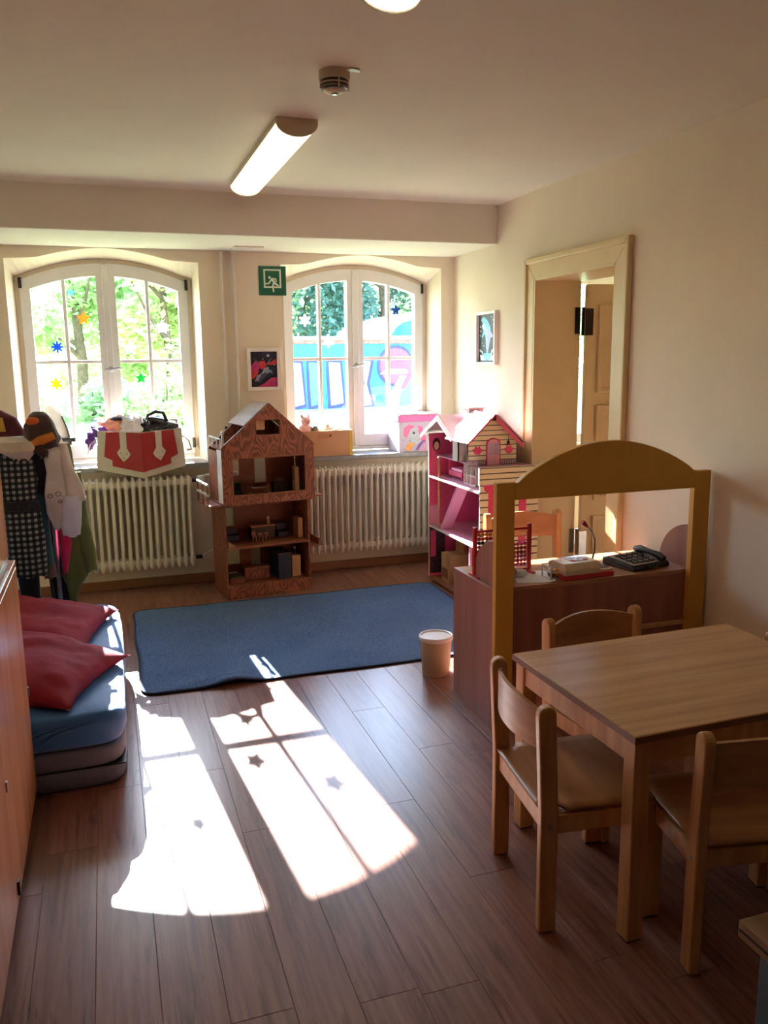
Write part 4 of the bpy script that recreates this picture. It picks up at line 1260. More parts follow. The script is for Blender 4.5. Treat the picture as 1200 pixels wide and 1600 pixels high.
# middle storey
q = toy('doll_counter', 'toy kitchen counter on the middle floor of the brown dollhouse', 'doll furniture', .315, .22, .348)
MB().box(-.08, .08, -.035, .035, 0, .085).build('body', m_dk, q)
MB().box(-.088, .088, -.042, .038, .085, .096).build('worktop', m_firp, q)
q = toy('doll_figure', 'small toy figure in cream on the toy counter', 'doll', .358, .215, .444)
MB().lathe([(.015, 0), (.013, .022), (.007, .03)], (0, 0, 0), 10).build('body', m_firl, q, smooth=50)
MB().ball((0, 0, .042), .013, 10, 8).build('head', m_art['skin'], q, smooth=60)
for k, (xx, lb) in enumerate(((.225, 'leftmost wooden doll stool before the toy counter'), (.27, 'middle wooden doll stool before the toy counter'), (.315, 'rightmost wooden doll stool before the toy counter'))):
    q = toy('doll_stool', lb, 'doll furniture', xx, .11, .348, 0, 'doll stools')
    MB().box(-.014, .014, -.014, .014, .034, .042).build('seat', m_firp, q)
    for sx in (-1, 1):
        MB().box(sx * .011 - .003, sx * .011 + .003, -.013, .013, 0, .034).build('leg', m_firp, q)
    MB().box(-.014, .014, .010, .014, .042, .070 if k == 0 else .056).build('backrest', m_firp, q)
q = toy('doll_bench', 'dark toy bench at the left of the middle floor', 'doll furniture', .095, .22, .348)
MB().box(-.05, .05, -.03, .03, 0, .04).build('seat', m_nv, q, bev=.002)
MB().box(-.05, .05, .02, .03, .04, .08).build('backrest', m_nv, q, bev=.002)
q = toy('doll_ramp', 'light wooden toy wedge at the left front of the middle floor', 'doll furniture', .022, .012, .348)
MB().prism([(0, 0), (.055, 0), (0, .040)], 'y', .0, .05).build('wedge', m_firl, q)
q = toy('doll_cupboard', 'light toy cupboard at the right of the middle floor', 'doll furniture', .545, .13, .348)
MB().box(-.018, .018, -.05, .05, 0, .145).build('body', m_firp, q, bev=.002)
MB().box(-.016, .016, -.053, -.05, .006, .138).build('door', m_firl, q)
q = toy('doll_armchair', 'navy toy armchair beside the cupboard of the middle floor', 'doll furniture', .455, .2, .348)
MB().box(-.04, .04, -.035, .035, 0, .04).build('seat', m_nv, q, bev=.004)
MB().box(-.04, .04, .022, .035, .04, .09).build('backrest', m_nv, q, bev=.004)
# upper storey
for k, (xx, yy, lb) in enumerate(((.13, .20, 'dark green toy sofa in the upper room of the brown dollhouse'),)):
    q = toy('doll_sofa', lb, 'doll furniture', xx, yy, .642)
    mg = M('green_toy_felt', (40, 58, 46), .9)
    MB().box(-.05, .05, -.03, .03, 0, .045).build('seat', mg, q, bev=.004)
    MB().box(-.05, .05, .018, .03, .045, .10).build('backrest', mg, q, bev=.004)
q = toy('doll_dining_table', 'small wooden doll table in the upper room', 'doll furniture', .28, .14, .642)
MB().box(-.045, .045, -.03, .03, .062, .07).build('top', m_firp, q)
for sx in (-1, 1):
    for sy in (-1, 1):
        MB().box(sx * .038 - .004, sx * .038 + .004, sy * .024 - .004, sy * .024 + .004, 0, .062).build('leg', m_firp, q)
for xx, lb in ((.215, 'wooden doll chair left of the small table in the upper room'), (.345, 'wooden doll chair right of the small table in the upper room')):
    q = toy('doll_chair', lb, 'doll furniture', xx, .13, .642, 0, 'doll chairs in the upper room')
    MB().box(-.014, .014, -.014, .014, .03, .037).build('seat', m_firp, q)
    for sx in (-1, 1):
        MB().box(sx * .011 - .003, sx * .011 + .003, -.013, .013, 0, .03).build('leg', m_firp, q)
    MB().box(-.014, .014, .010, .014, .037, .085).build('backrest', m_firp, q)
q = toy('doll_cabinet', 'dark toy cabinet with rounded top in the upper room', 'doll furniture', .44, .2, .642)
MB().box(-.04, .04, -.035, .035, 0, .09).build('body', m_dk, q, bev=.003)
MB().prism([(-.04, .09)] + [(.04 * math.cos(PI - PI * i / 10), .09 + .03 * math.sin(PI * i / 10)) for i in range(11)], 'y', -.01, .0).build('mirror_top', m_dk, q)
q = toy('doll_door', 'light toy door leaning in the upper room', 'doll furniture', .53, .10, .642)
MB().box(-.014, .014, -.03, .03, 0, .20).build('panel', m_firl, q, bev=.002)
MB().box(-.0155, -.014, -.02, .02, .11, .18).build('inset', m_firp, q)

# ------------------------------------------------------------------ pink dollhouse
t = thing('pink_dollhouse', 'tall white and pink dollhouse against the right wall', 'dollhouse', (0, 0, 0))
def glossy(name, c, rough):
    return M(name, c, rough, .03, spec=.6)
m_pw = glossy('dollhouse_white', (238, 228, 216), .32)
m_pp = glossy('dollhouse_pink', (226, 84, 132), .3)
m_pl = glossy('dollhouse_light_pink', (238, 170, 196), .28)
m_pu = M('dollhouse_purple_print', (128, 60, 112), .5, .5, 34)
m_pfl = glossy('dollhouse_floor_pink', (206, 150, 176), .3)
m_pb = M('dollhouse_print_dark', (60, 40, 58), .5, .4, 40)
PX0, PX1, PYN, PYF = 2.10, 2.495, 4.512, 5.352
th = .009
MB().box(PX0, PX1, PYN, PYF, .016, .030).build('base_board', m_firp, t)
for xx in (PX0 + .01, PX1 - .03):
    for yy in (PYN + .02, PYF - .04):
        MB().box(xx, xx + .02, yy, yy + .02, 0, .016).build('foot', m_pw, t)
MB().box(PX1 - th, PX1, PYN + th, PYF, .030, .88).build('back_panel', m_pu, t)
MB().box(PX0, PX1 - th, PYF - th, PYF, .030, 1.045).build('far_end_panel', m_pw, t)
MB().box(PX0 + .001, PX1 - th, PYF - th - .0008, PYF - th, .031, 1.044).build('printed_wall', m_pp, t)
MB().box(PX0 - .003, PX0, PYF - th - .001, PYF + .001, .030, 1.045).build('edge_trim', m_pw, t)
# prints on the far end panel (each storey)
def print_panel(nm, mt, x0, x1, z0, z1, k=1):
    MB().box(x0, x1, PYF - th - .0012 * k, PYF - th, z0, z1).build(nm, mt, t)
print_panel('print_panel', m_pb, PX0 + .004, PX0 + .12, .05, .385)
print_panel('print_panel', m_pp, PX0 + .01, PX0 + .05, .17, .36, 2)
print_panel('print_panel', m_pl, PX0 + .006, PX0 + .07, .405, .54)
for r_ in range(6):
    for c_ in range(3):
        MB().prism(circ(PX0 + .018 + c_ * .03 + (r_ % 2) * .012, .57 + r_ * .028, .006, 8), 'y', PYF - th - .0011, PYF - th).build('print_dot', m_art['hot'], t)
MB().prism(circ(PX0 + .055, .965, .047, 20, .62), 'y', PYF - th - .0012, PYF - th).build('portrait_frame', m_art['brown'], t)
MB().prism(circ(PX0 + .055, .955, .030, 16, .62), 'y', PYF - th - .0022, PYF - th).build('portrait_face', m_art['skin'], t)
# floors
for z, y0 in ((.403, PYN + th), (.752, PYN + th)):
    MB().box(PX0, PX1 - th, y0, PYF - th, z - .010, z).build('storey_floor', m_pfl, t)
    MB().box(PX0 - .004, PX0, y0, PYF - th, z - .011, z + .002).build('floor_edge', m_pw, t)
MB().box(PX0 + .05, PX1 - th, PYN + th, PYF - th, .886, .895).build('storey_floor', m_pfl, t)
# near end wall: lap-board facade facing the camera
MB().box(PX0, PX1, PYN, PYN + th, .030, .90).build('near_end_panel', m_pw, t)
MB().box(PX0, PX1, PYN - .001, PYN, .035, .80).build('groove_backing', M('lap_gap_brown', (84, 74, 66), .7), t)  # dark brown sheet seen in the gaps between the lap boards
m_grv = M('lap_groove', (84, 74, 66), .7)
m_lap = glossy('lap_board', (240, 226, 196), .4)
for k in range(17):
    z0 = .04 + k * .0445
    MB().prism([(PYN - .001, z0), (PYN - .006, z0 + .002), (PYN - .004, z0 + .037), (PYN - .001, z0 + .037)], 'x', PX0, PX1).build('lap_board', m_lap, t)
for k in range(3):
    z0 = .80 + k * .034
    MB().prism([(PYN - .013, z0), (PYN - .020, z0 + .002), (PYN - .018, z0 + .028), (PYN - .013, z0 + .028)], 'x', PX0 - .006, PX1).build('parapet_board', m_lap, t)
MB().box(PX0 - .008, PX1, PYN - .012, PYN + .006, .796, .902).build('parapet', m_pw, t)
MB().box(PX0 - .006, PX1, PYN - .013, PYN - .012, .798, .90).build('groove_backing', m_grv, t)
for cx in (PX0 + .078, PX0 + .285):
    MB().box(cx - .024, cx + .024, PYN - .009, PYN - .0062, .42, .79).build('printed_column', m_art['hot'], t)
    MB().prism([(cx - .056, .796), (cx + .056, .796), (cx + .05, .765), (cx + .028, .745), (cx - .028, .745), (cx - .05, .765)], 'y', PYN - .010, PYN - .0062).build('printed_capital', m_art['hot'], t)
# upper gabled front with door
GX0, GX1, GY = 2.085, 2.418, 4.66
ga = 2.262
MB().prism([(GX0, .895), (GX1, .895), (GX1, 1.058), (ga, 1.205), (GX0, 1.046)], 'y', GY, GY + th).build('gable_front', m_grv, t)
for k in range(9):
    z0 = .90 + k * .0305
    z1 = z0 + .0255
    def xl(z): return GX0 if z < 1.046 else GX0 + (z - 1.046) / (1.205 - 1.046) * (ga - GX0)
    def xr(z): return GX1 if z < 1.058 else GX1 - (z - 1.058) / (1.205 - 1.058) * (GX1 - ga)
    MB().prism([(xl(z0) + .004, z0), (xr(z0) - .004, z0), (xr(z1) - .004, z1), (xl(z1) + .004, z1)], 'y', GY - .005, GY).build('lap_board', m_lap, t)
dx = 2.255
dp = [(dx - .048, .897), (dx + .048, .897), (dx + .048, 1.03)] + [(dx + .048 * math.cos(PI * i / 10), 1.03 + .034 * math.sin(PI * i / 10)) for i in range(1, 10)] + [(dx - .048, 1.03)]
MB().prism(dp, 'y', GY - .009, GY - .005).build('door_surround', m_art['hot'], t)
MB().prism([(dx + (p[0] - dx) * .84, .897 + (p[1] - .897) * .955) for p in dp], 'y', GY - .0115, GY - .005).build('front_door', m_pl, t)
for k in range(4):
    MB().box(dx - .032 + k * .0185, dx - .022 + k * .0185, GY - .0128, GY - .0115, .96, 1.035).build('door_pane', m_art['lav'], t)
for cx in (2.150, 2.362):
    MB().prism([(cx - .038, .995), (cx - .012, .965), (cx + .012, .965), (cx + .038, .995), (cx + .02, 1.0), (cx + .012, 1.02), (cx, 1.004), (cx - .012, 1.02), (cx - .02, 1.0)], 'y', GY - .0065, GY - .0045).build('printed_flowers', m_art['hot'], t)
for k in range(9):
    for a, b in ((2.10, 2.205), (2.31, 2.405)):
        xx = a + (b - a) * k / 8
        MB().box(xx - .003, xx + .003, GY - .0066, GY - .0045, .898, .93).build('printed_picket', m_art['purple'], t)
MB().tube([(2.356, GY - .012, 1.075), (2.356, GY - .012, 1.045)], .0015, 6).build('lantern_hook', m_dark, t)
MB().lathe([(.004, 0), (.008, -.006), (.008, -.02), (.003, -.024)], (2.356, GY - .012, 1.045), 8).build('lantern', m_dark, t)
MB().box(GX1 - th, GX1, GY + th, PYF - .35, .895, 1.05).build('gable_side', m_pu, t)
def slab(pts, n, mat, nm):
    v = [Vector(p) for p in pts]
    m = MB()
    n = Vector(n)
    m.add(v + [p + n for p in v], [(0, 1, 2, 3), (7, 6, 5, 4), (0, 4, 5, 1), (1, 5, 6, 2), (2, 6, 7, 3), (3, 7, 4, 0)])
    m.build(nm, mat, t)
m_rf = M('dollhouse_roof_pink', (240, 190, 208), .12, .03, spec=.9, coat=1.0)
m_rw = glossy('dollhouse_roof_white', (244, 240, 238), .16)
YR = 4.985
slab([(GX0 - .012, GY - .03, 1.034), (ga, GY - .03, 1.208), (ga, YR, 1.208), (GX0 - .012, YR, 1.034)], (-.004, 0, .006), m_rw, 'roof_slope')
slab([(GX1 + .045, GY - .03, 1.026), (ga, GY - .03, 1.208), (ga, YR, 1.208), (GX1 + .045, YR, 1.026)], (.005, 0, .006), m_rf, 'roof_slope')
slab([(GX0 - .012, GY - .033, 1.026), (ga, GY - .033, 1.208), (ga, GY - .03, 1.208), (GX0 - .012, GY - .03, 1.026)], (0, 0, .016), m_pp, 'roof_fascia')
slab([(GX1 + .030, GY - .033, 1.022), (ga, GY - .033, 1.204), (ga, GY - .03, 1.204), (GX1 + .030, GY - .03, 1.022)], (0, 0, -.030), m_pp, 'roof_fascia')
# far tower: gable facing the open side, ridge running to the wall
TY0, TY1 = 4.90, 5.37
ty = 5.118
MB().prism([(TY0 + .01, .895), (TY0 + .10, .895), (TY0 + .10, 1.10), (TY0 + .01, 1.05)], 'x', PX0 + .03, PX0 + .038).build('tower_panel', m_pw, t)
MB().box(PX0 + .03, PX1 - th, TY0 + .01, TY0 + .018, .895, 1.06).build('tower_side', m_pw, t)
slab([(PX0 - .03, TY0 - .03, 1.048), (PX0 - .03, ty, 1.176), (PX1, ty, 1.176), (PX1, TY0 - .03, 1.048)], (0, -.003, .007), m_rf, 'roof_slope')
slab([(PX0 - .03, TY1 + .06, 1.028), (PX0 - .03, ty, 1.176), (PX1, ty, 1.176), (PX1, TY1 + .06, 1.028)], (0, .003, .007), m_rw, 'roof_slope')
MB().prism([(TY0 - .03, 1.045), (ty, 1.172), (TY1 + .06, 1.026), (TY1 + .055, 1.008), (ty, 1.145), (TY0 - .02, 1.026)], 'x', PX0 - .034, PX0 - .029).build('gable_trim', m_pw, t)
MB().box(2.24, 2.34, 4.99, 5.07, 1.09, 1.225).build('chimney', m_pl, t)
MB().box(2.23, 2.35, 4.98, 5.08, 1.225, 1.235).build('chimney_cap', m_pw, t)
# stairs, post, inner furniture prints
MB().add([(PX0 + .02, 5.19, .405), (PX0 + .10, 5.19, .405), (PX0 + .10, 4.90, .745), (PX0 + .02, 4.90, .745), (PX0 + .02, 5.175, .395), (PX0 + .10, 5.175, .395), (PX0 + .10, 4.885, .735), (PX0 + .02, 4.885, .735)], [(0, 1, 2, 3), (7, 6, 5, 4), (0, 4, 5, 1), (1, 5, 6, 2), (2, 6, 7, 3), (3, 7, 4, 0)]).build('stair_ramp', m_pl, t)
MB().tube([(PX0 + .008, 5.185, .405), (PX0 + .008, 5.185, .885)], .007, 8).build('lift_post', m_firl, t, smooth=50)
MB().ball((PX0 + .008, 5.185, .889), .010, 10, 8).build('post_knob', m_firl, t, smooth=60)
MB().box(PX0 + .004, PX0 + .018, 4.66, 4.675, .03, .393).build('support_post', m_pl, t)
for (y0, y1, z0, z1, mt, xx) in ((4.60, 4.72, .42, .68, m_art['lilac'], 0), (4.80, 4.93, .45, .68, m_pl, 0), (4.56, 5.2, .41, .47, m_art['hot'], 1), (4.60, 4.90, .08, .36, m_art['navy'], 0), (4.95, 5.3, .07, .36, m_pb, 0)):
    MB().box(PX1 - th - .003 + .001 * xx, PX1 - th, y0, y1, z0, z1).build('printed_wall', mt, t)
o = thing('doll_bunk_shelf', 'dark toy shelf unit on the top storey of the pink dollhouse', 'doll furniture', (2.22, 4.82, .7524), 0, 'pink dollhouse furniture')
for k in range(4):
    MB().box(-.05, .05, -.09, .09, k * .058, k * .058 + .006).build('shelf_board', m_pw, o)
for yy in (-.087, -.02, .04, .087):
    MB().box(-.05, .05, yy - .003, yy + .003, 0, .18).build('upright', m_pw, o)
MB().box(.046, .05, -.09, .09, 0, .18).build('back_board', m_art['navy'], o)
for k, (yy, zz, mt) in enumerate(((-.05, .0065, m_art['hot']), (.01, .0645, m_art['navy']), (.06, .0065, m_pp), (-.05, .0645, m_art['black']), (.06, .0645, m_art['blue']))):
    MB().box(-.03, .03, yy - .02, yy + .02, zz, zz + .036).build('compartment_box', mt, o)
o = thing('doll_bed', 'pink toy bed on the top storey of the pink dollhouse', 'doll furniture', (2.25, 5.10, .7524), 0, 'pink dollhouse furniture')
MB().box(-.06, .06, -.11, .11, .02, .05).build('frame', m_pp, o, bev=.003)
MB().box(-.055, .055, -.10, .08, .05, .072).build('blanket', m_pl, o, bev=.008)
MB().box(-.06, .06, .10, .11, .02, .12).build('headboard', m_pp, o, bev=.003)
for sx in (-1, 1):
    for sy in (-1, 1):
        MB().box(sx * .052 - .006, sx * .052 + .006, sy * .10 - .006, sy * .10 + .006, 0, .02).build('leg', m_pp, o)
o = thing('doll_wardrobe', 'beige toy cupboard with curved top in the bottom storey of the pink dollhouse', 'doll furniture', (2.21, 5.15, .0304), 0, 'pink dollhouse furniture')
MB().box(-.07, .07, -.07, .07, 0, .20).build('body', m_firl, o, bev=.004)
MB().prism([(-.07, .20), (.07, .20), (.07, .30), (.05, .33), (-.02, .33)], 'x', .04, .06).build('curved_back', m_firl, o)
MB().box(-.072, -.07, -.05, .05, .03, .10).build('drawer_front', m_firp, o)
o = thing('toy_bathtub', 'white toy bathtub with black rim at the front of the pink dollhouse', 'doll furniture', (2.19, 4.955, .0304), 0, 'pink dollhouse furniture')
MB().lathe([(.045, 0), (.060, .03), (.066, .10), (.058, .10), (.05, .035)], (0, 0, 0), 20).build('tub', m_wplas, o, smooth=50)
MB().lathe([(.062, .006), (.066, .010), (.066, .018), (.060, .02)], (0, 0, 0), 20).build('dark_rim', m_black, o, smooth=50)
# ------------------------------------------------------------------ things on the window sills
m_cred = M('chest_red_card', (156, 18, 24), .5, .05)
m_cbe = M('chest_beige_card', (206, 192, 174), .6, .04)
t = thing('dress_up_chest', 'red and beige cardboard dress up box on the left sill', 'box', (0.20, 5.85, .861))
def chest_pt(u, v, off=0.0):
    """front sheet: u -1..1 across, v 0..1 up; creased outward in the middle"""
    hb = .285 - .020 * v
    x = u * hb
    y = -.13 - .13 * (1 - abs(x) / .285) - off
    z = v * .255 - .055 * (1 - abs(u)) * (1 - v) - .012 * (1 - abs(u)) * v
    return (x, y, z)
m = MB()
m.grid(lambda u, v: chest_pt(2 * u - 1, v), 21, 9)
m.build('front_panel', m_cbe, t)
def decal(nm, mat, pts, off):
    m = MB()
    m.add([chest_pt(u, v, off) for u, v in pts], [tuple(range(len(pts)))])
    m.build(nm, mat, t, solid=.002)
for s in (-1, 1):
    g_ = lambda L: [(s * a, b) for a, b in L]
    decal('red_panel', m_cred, g_([(0, .985), (0, .13), (.30, .14), (.66, .16), (.66, .30), (.84, .36), (.80, .985)]), .006)
    decal('strap', m_cbe, g_([(.34, .99), (.34, .62), (.26, .50), (.30, .42), (.42, .30), (.52, .42), (.56, .50), (.48, .62), (.50, .99)]), .011)
    for (a, b) in ((.34, .50), (.48, .50), (.41, .39)):
        p = Vector(chest_pt(s * a, b, .014))
        q = MB().ball(tuple(p), .005, 8, 6, 1, .5, 1).build('rivet', m_steel, t, smooth=60)
    sd_ = MB()
    sd_.grid(lambda u, v: (s * (.285 - .020 * v), -.13 + .235 * u, v * (.255 + .03 * u)), 6, 6)
    sd_.build('side_panel', m_cbe, t, solid=.006)
    MB().tube([(s * .272, -.10, .20), (s * .315, -.09, .165), (s * .335, -.04, .10), (s * .31, .02, .09)], .008, 8, True, 1, .5).build('side_handle', m_cbe, t, smooth=50)
MB().box(-.265, .265, .10, .106, 0, .30).build('back_panel', m_cbe, t)
MB().prism([(-.284, -.12), (0, -.12), (.284, -.12), (.284, .10), (-.284, .10)], 'z', 0, .006).build('bottom_panel', m_cbe, t)
def wad(name, label, cat, loc, r, c, seed, sx=1, sy=1, sz=1, rough=.8, amp=.35, group='dress up clothes in the box', k=9, coat=0):
    m = MB()
    m.ball((0, 0, 0), 1, 26, 16)
    vs = []
    for v in m.v:
        p = Vector(v)
        d = 1 + amp * noise.noise(p * 1.6 + Vector((seed, 0, 0))) + amp * .5 * noise.noise(p * 4 + Vector((0, seed, 0)))
        vs.append((p.x * d * r * sx, p.y * d * r * sy, p.z * d * r * sz))
    m.v = vs
    o = m.build(name, M(name + str(seed), c, rough, .1, k, .3, 40, coat=coat), smooth=50)
    o.location = loc
    tag(o, label, cat, group)
    return o
wad('purple_ruffle', 'purple ruffled cloth spilling over the left end of the dress up box', 'cloth', (-.062, 5.80, 1.098), .055, (108, 52, 160), 2, 1.0, 1, .75, .5, .6)
wad('purple_ribbon', 'purple ribbon hanging outside the left end of the dress up box', 'ribbon', (-.112, 5.80, 1.045), .030, (120, 60, 176), 5, .9, .8, 1.6, .45, .6)
wad('peach_cloth', 'peach and dark patterned cloth heaped in the dress up box', 'cloth', (.055, 5.84, 1.145), .07, (224, 150, 120), 11, 1.1, .9, .7, .8, .5)
wad('lace_cloth', 'white lace cloth heaped in the middle of the dress up box', 'cloth', (.145, 5.82, 1.135), .085, (214, 204, 200), 17, 1.0, .9, .85, .8, .45)
wad('black_handbag', 'shiny black handbag on top of the dress up box', 'bag', (.310, 5.83, 1.125), .095, (18, 18, 22), 23, 1.25, .8, .62, .18, .35, 'dress up clothes in the box', 9, .5)
q = MB().tube([(.24, 5.80, 1.14), (.26, 5.79, 1.20), (.31, 5.79, 1.225), (.36, 5.79, 1.215), (.385, 5.80, 1.15)], .012, 8).build('bag_strap', M('patent_black', (16, 16, 20), .15, .05, coat=.6), smooth=50)
tag(q, 'looped glossy black bag strap above the black handbag', 'strap', 'dress up clothes in the box')
wad('dark_cloth', 'small dark cloth tip at the right end of the dress up box', 'cloth', (.425, 5.84, 1.125), .032, (70, 54, 50), 31, 1.2, .8, .7)
wad('dark_headband', 'dark headband lying on the peach cloth', 'headband', (.065, 5.79, 1.185), .034, (44, 30, 30), 37, 1.3, .6, .4, .5, .3)

# brown storage box with toys
m_bx = M('brown_card', (190, 138, 98), .6, .03)
t = thing('storage_box', 'brown cardboard storage box with yellow edge on the right sill', 'box', (1.475, 5.98, .861))
bw, bd_, bh = .222, .125, .180
MB().box(-bw, bw, -bd_, -bd_ + .006, 0, bh).build('front_wall', m_bx, t)
MB().box(-bw, bw, bd_ - .006, bd_, 0, bh).build('back_wall', m_bx, t)
MB().box(-bw, -bw + .006, -bd_ + .006, bd_ - .006, 0, bh).build('side_wall', m_bx, t)
MB().box(bw - .006, bw, -bd_ + .006, bd_ - .006, 0, bh).build('side_wall', m_bx, t)
MB().box(-bw + .006, bw - .006, -bd_ + .006, bd_ - .006, 0, .006).build('bottom', m_bx, t)
MB().box(bw - .022, bw + .001, -bd_ - .002, -bd_, 0, bh).build('yellow_edge', M('yellow_tape', (214, 170, 50), .5), t)
MB().ring([(.018 - .052, .130), (.018 + .052, .130), (.018 + .052, .166), (.018 - .052, .166)], [(.018 - .045, .136), (.018 + .045, .136), (.018 + .045, .160), (.018 - .045, .160)], 'y', -bd_ - .004, -bd_).build('label_holder', M('label_holder', (206, 120, 70), .5), t)
MB().box(.050, .062, -bd_ - .0035, -bd_, .142, .155).build('label_rivet', m_dark, t)
MB().ring([(-bw - .002, -bd_ - .002), (bw + .002, -bd_ - .002), (bw + .002, bd_ + .002), (-bw - .002, bd_ + .002)], [(-bw + .007, -bd_ + .007), (bw - .007, -bd_ + .007), (bw - .007, bd_ - .007), (-bw + .007, bd_ - .007)], 'z', bh, bh + .004).build('rim', m_firl, t)
t = thing('plush_pig', 'pink plush pig sitting in the brown storage box', 'plush toy', (1.365, 5.93, 1.015))
mp = M('pink_plush', (236, 196, 190), .9, .06, 30, .3, 90, trans=.15)
MB().ball((0, 0, .035), .048, 16, 12, 1, .9, .95).build('body', mp, t, smooth=60)
MB().ball((.005, -.005, .098), .036, 16, 12, 1, .95, 1).build('head', mp, t, smooth=60)
MB().tube([(.008, -.036, .095), (.008, -.05, .094)], .013, 10).build('snout', M('plush_snout', (226, 160, 160), .8), t, smooth=50)
for s in (-1, 1):
    MB().tube([(s * .020, .0, .125), (s * .030, -.004, .148)], [.012, .004], 8).build('ear', mp, t, smooth=50)
    MB().ball((s * .013 + .006, -.036, .108), .0035, 8, 6).build('eye', m_black, t)
    MB().tube([(s * .035, -.01, .05), (s * .05, -.035, .03)], [.016, .012], 8).build('arm', mp, t, smooth=50)
wad('toy_bear_head', 'small brown and grey toy head beside the plush pig', 'toy', (1.425, 5.905, 1.050), .028, (110, 96, 84), 41, 1, 1, 1.1, .8, .3, 'toys in the brown box')
wad('peach_doll', 'peach toy lump next to the grey toy in the brown box', 'toy', (1.475, 5.95, 1.035), .032, (236, 200, 178), 43, 1.2, 1, .8, .7, .3, 'toys in the brown box')
wad('toy_horse', 'small grey toy standing up in the middle of the brown box', 'toy', (1.535, 5.95, 1.048), .026, (180, 172, 160), 47, .7, .8, 1.4, .6, .4, 'toys in the brown box')
wad('coral_block', 'flat coral toy at the right end of the brown box', 'toy', (1.615, 5.95, 1.035), .038, (236, 170, 140), 53, 1.4, 1, .5, .6, .3, 'toys in the brown box')

# pink toy box with a horse print
m_bl = M('toy_box_lilac', (220, 206, 222), .55, .04)
t = thing('toy_box', 'white and pink toy box with pony print on the right sill', 'box', (2.213, 6.0, .861))
MB().box(-.146, .146, -.135, .135, 0, .235).build('box_body', m_bl, t, bev=.003)
MB().box(-.156, .156, -.145, .145, .225, .274).build('lid', M('toy_box_pink', (226, 104, 168), .5, .04), t, bev=.004)
MB().box(-.148, .148, -.138, .138, .274, .286).build('lid_top', M('toy_box_lid_top', (238, 226, 232), .5, .02), t, bev=.004)
polys(t, 'pony', [
    ('print_hill', 'lilac', [(-.146, 0), (.146, 0), (.146, .07), (.06, .075), (-.02, .04), (-.146, .02)]),
    ('print_hill', 'lpink', [(.0, 0), (.146, 0), (.146, .045), (.07, .06)]),
    ('print_mane', 'pink', [(-.115, .13), (-.11, .18), (-.07, .205), (-.03, .195), (-.02, .17), (-.05, .15), (-.07, .115), (-.095, .105)]),
    ('print_horse_head', 'white', [(-.085, .11), (-.06, .165), (-.02, .185), (.015, .175), (.02, .12), (.05, .06), (-.01, .055), (-.05, .07), (-.07, .09)]),
    ('print_mane', 'pink', [(.0, .20), (.035, .185), (.05, .14), (.07, .10), (.06, .055), (.035, .06), (.02, .11), (.005, .15)]),
    ('print_leg', 'orange', [(-.10, .01), (-.06, .01), (-.03, .06), (-.06, .075), (-.09, .045)]),
    ('print_ribbon', 'purple', [(-.02, .01), (.0, .01), (.05, .07), (.07, .085), (.04, .085), (.005, .055)]),
    ('print_eye', 'black', circ(-.032, .142, .010, 12)),
    ('print_spot', 'lav', circ(-.115, .09, .006, 8)),
    ('print_spot', 'lav', circ(.09, .19, .006, 8)),
    ('print_spot', 'lav', circ(-.06, .085, .006, 8)),
], m_art, 'y', -.135, -.0004)

# ------------------------------------------------------------------ clothes rack
def cloth(name, c, rough=.85, **k):
    return M(name, c, rough, .12, 7, .35, 30, sheen=.2, **k)
def plaid():
    t = NT('black_white_check')
    tc = t.n('ShaderNodeTexCoord')
    sp = t.n('ShaderNodeSeparateXYZ')
    t.l(tc.outputs['Object'], sp.inputs[0])
    tot = None
    for ax in ('X', 'Z'):
        a = t.n('ShaderNodeMath', operation='MULTIPLY')
        a.inputs[1].default_value = 2 * PI / .034
        t.l(sp.outputs[ax], a.inputs[0])
        b = t.n('ShaderNodeMath', operation='SINE')
        t.l(a.outputs[0], b.inputs[0])
        c = t.n('ShaderNodeMath', operation='GREATER_THAN')
        c.inputs[1].default_value = 0
        t.l(b.outputs[0], c.inputs[0])
        if tot is None:
            tot = c.outputs[0]
        else:
            d = t.n('ShaderNodeMath', operation='ADD')
            t.l(tot, d.inputs[0])
            t.l(c.outputs[0], d.inputs[1])
            h = t.n('ShaderNodeMath', operation='MULTIPLY')
            h.inputs[1].default_value = .5
            t.l(d.outputs[0], h.inputs[0])
            tot = h.outputs[0]
    t.l(t.ramp(tot, [(0.0, lin((14, 17, 21))), (0.5, lin((44, 54, 58))), (1.0, lin((150, 153, 148)))]), t.b.inputs['Base Color'])
    t.b.inputs['Roughness'].default_value = .9
    return t.m
def drape(name, mat, rows, parent=None, folds=5, amp=.12, seed=0.0, n=44, e=.8):
    """hanging cloth: rows of (z, cx, cy, half width, half depth) from the top down, with folds that deepen downwards"""
    N = 26
    def row(v):
        f = v * (len(rows) - 1)
        i = min(int(f), len(rows) - 2)
        k = f - i
        k = k * k * (3 - 2 * k)
        return [a + (b - a) * k for a, b in zip(rows[i], rows[i + 1])]
    m = MB()
    def pt(u, v):
        z, cx, cy, hw, hd = row(v)
        a = 2 * PI * u
        c, s = math.cos(a), math.sin(a)
        q = 1 + amp * (.25 + .75 * v) * math.sin(folds * a + seed + 1.7 * v) + .10 * noise.noise(Vector((c * 1.5 + seed, s * 1.5, v * 4)))
        return (cx + hw * math.copysign(abs(c) ** e, c) * q, cy + hd * math.copysign(abs(s) ** e, s) * q, z + .012 * math.sin(folds * a + seed) * (v > .97))
    m.grid(pt, n, N, True)
    m.f.append(tuple(range(n)))
    m.f.append(tuple((N - 1) * n + i for i in range(n - 1, -1, -1)))
    return m.build(name, mat, parent, smooth=70)
t = thing('clothes_rack', 'grey metal childrens clothes rack in the far left corner', 'clothes rack', (0, 0, 0))
m_rk = M('grey_rack_steel', (130, 132, 138), .4, .05, metal=.5)
RKY = 4.85
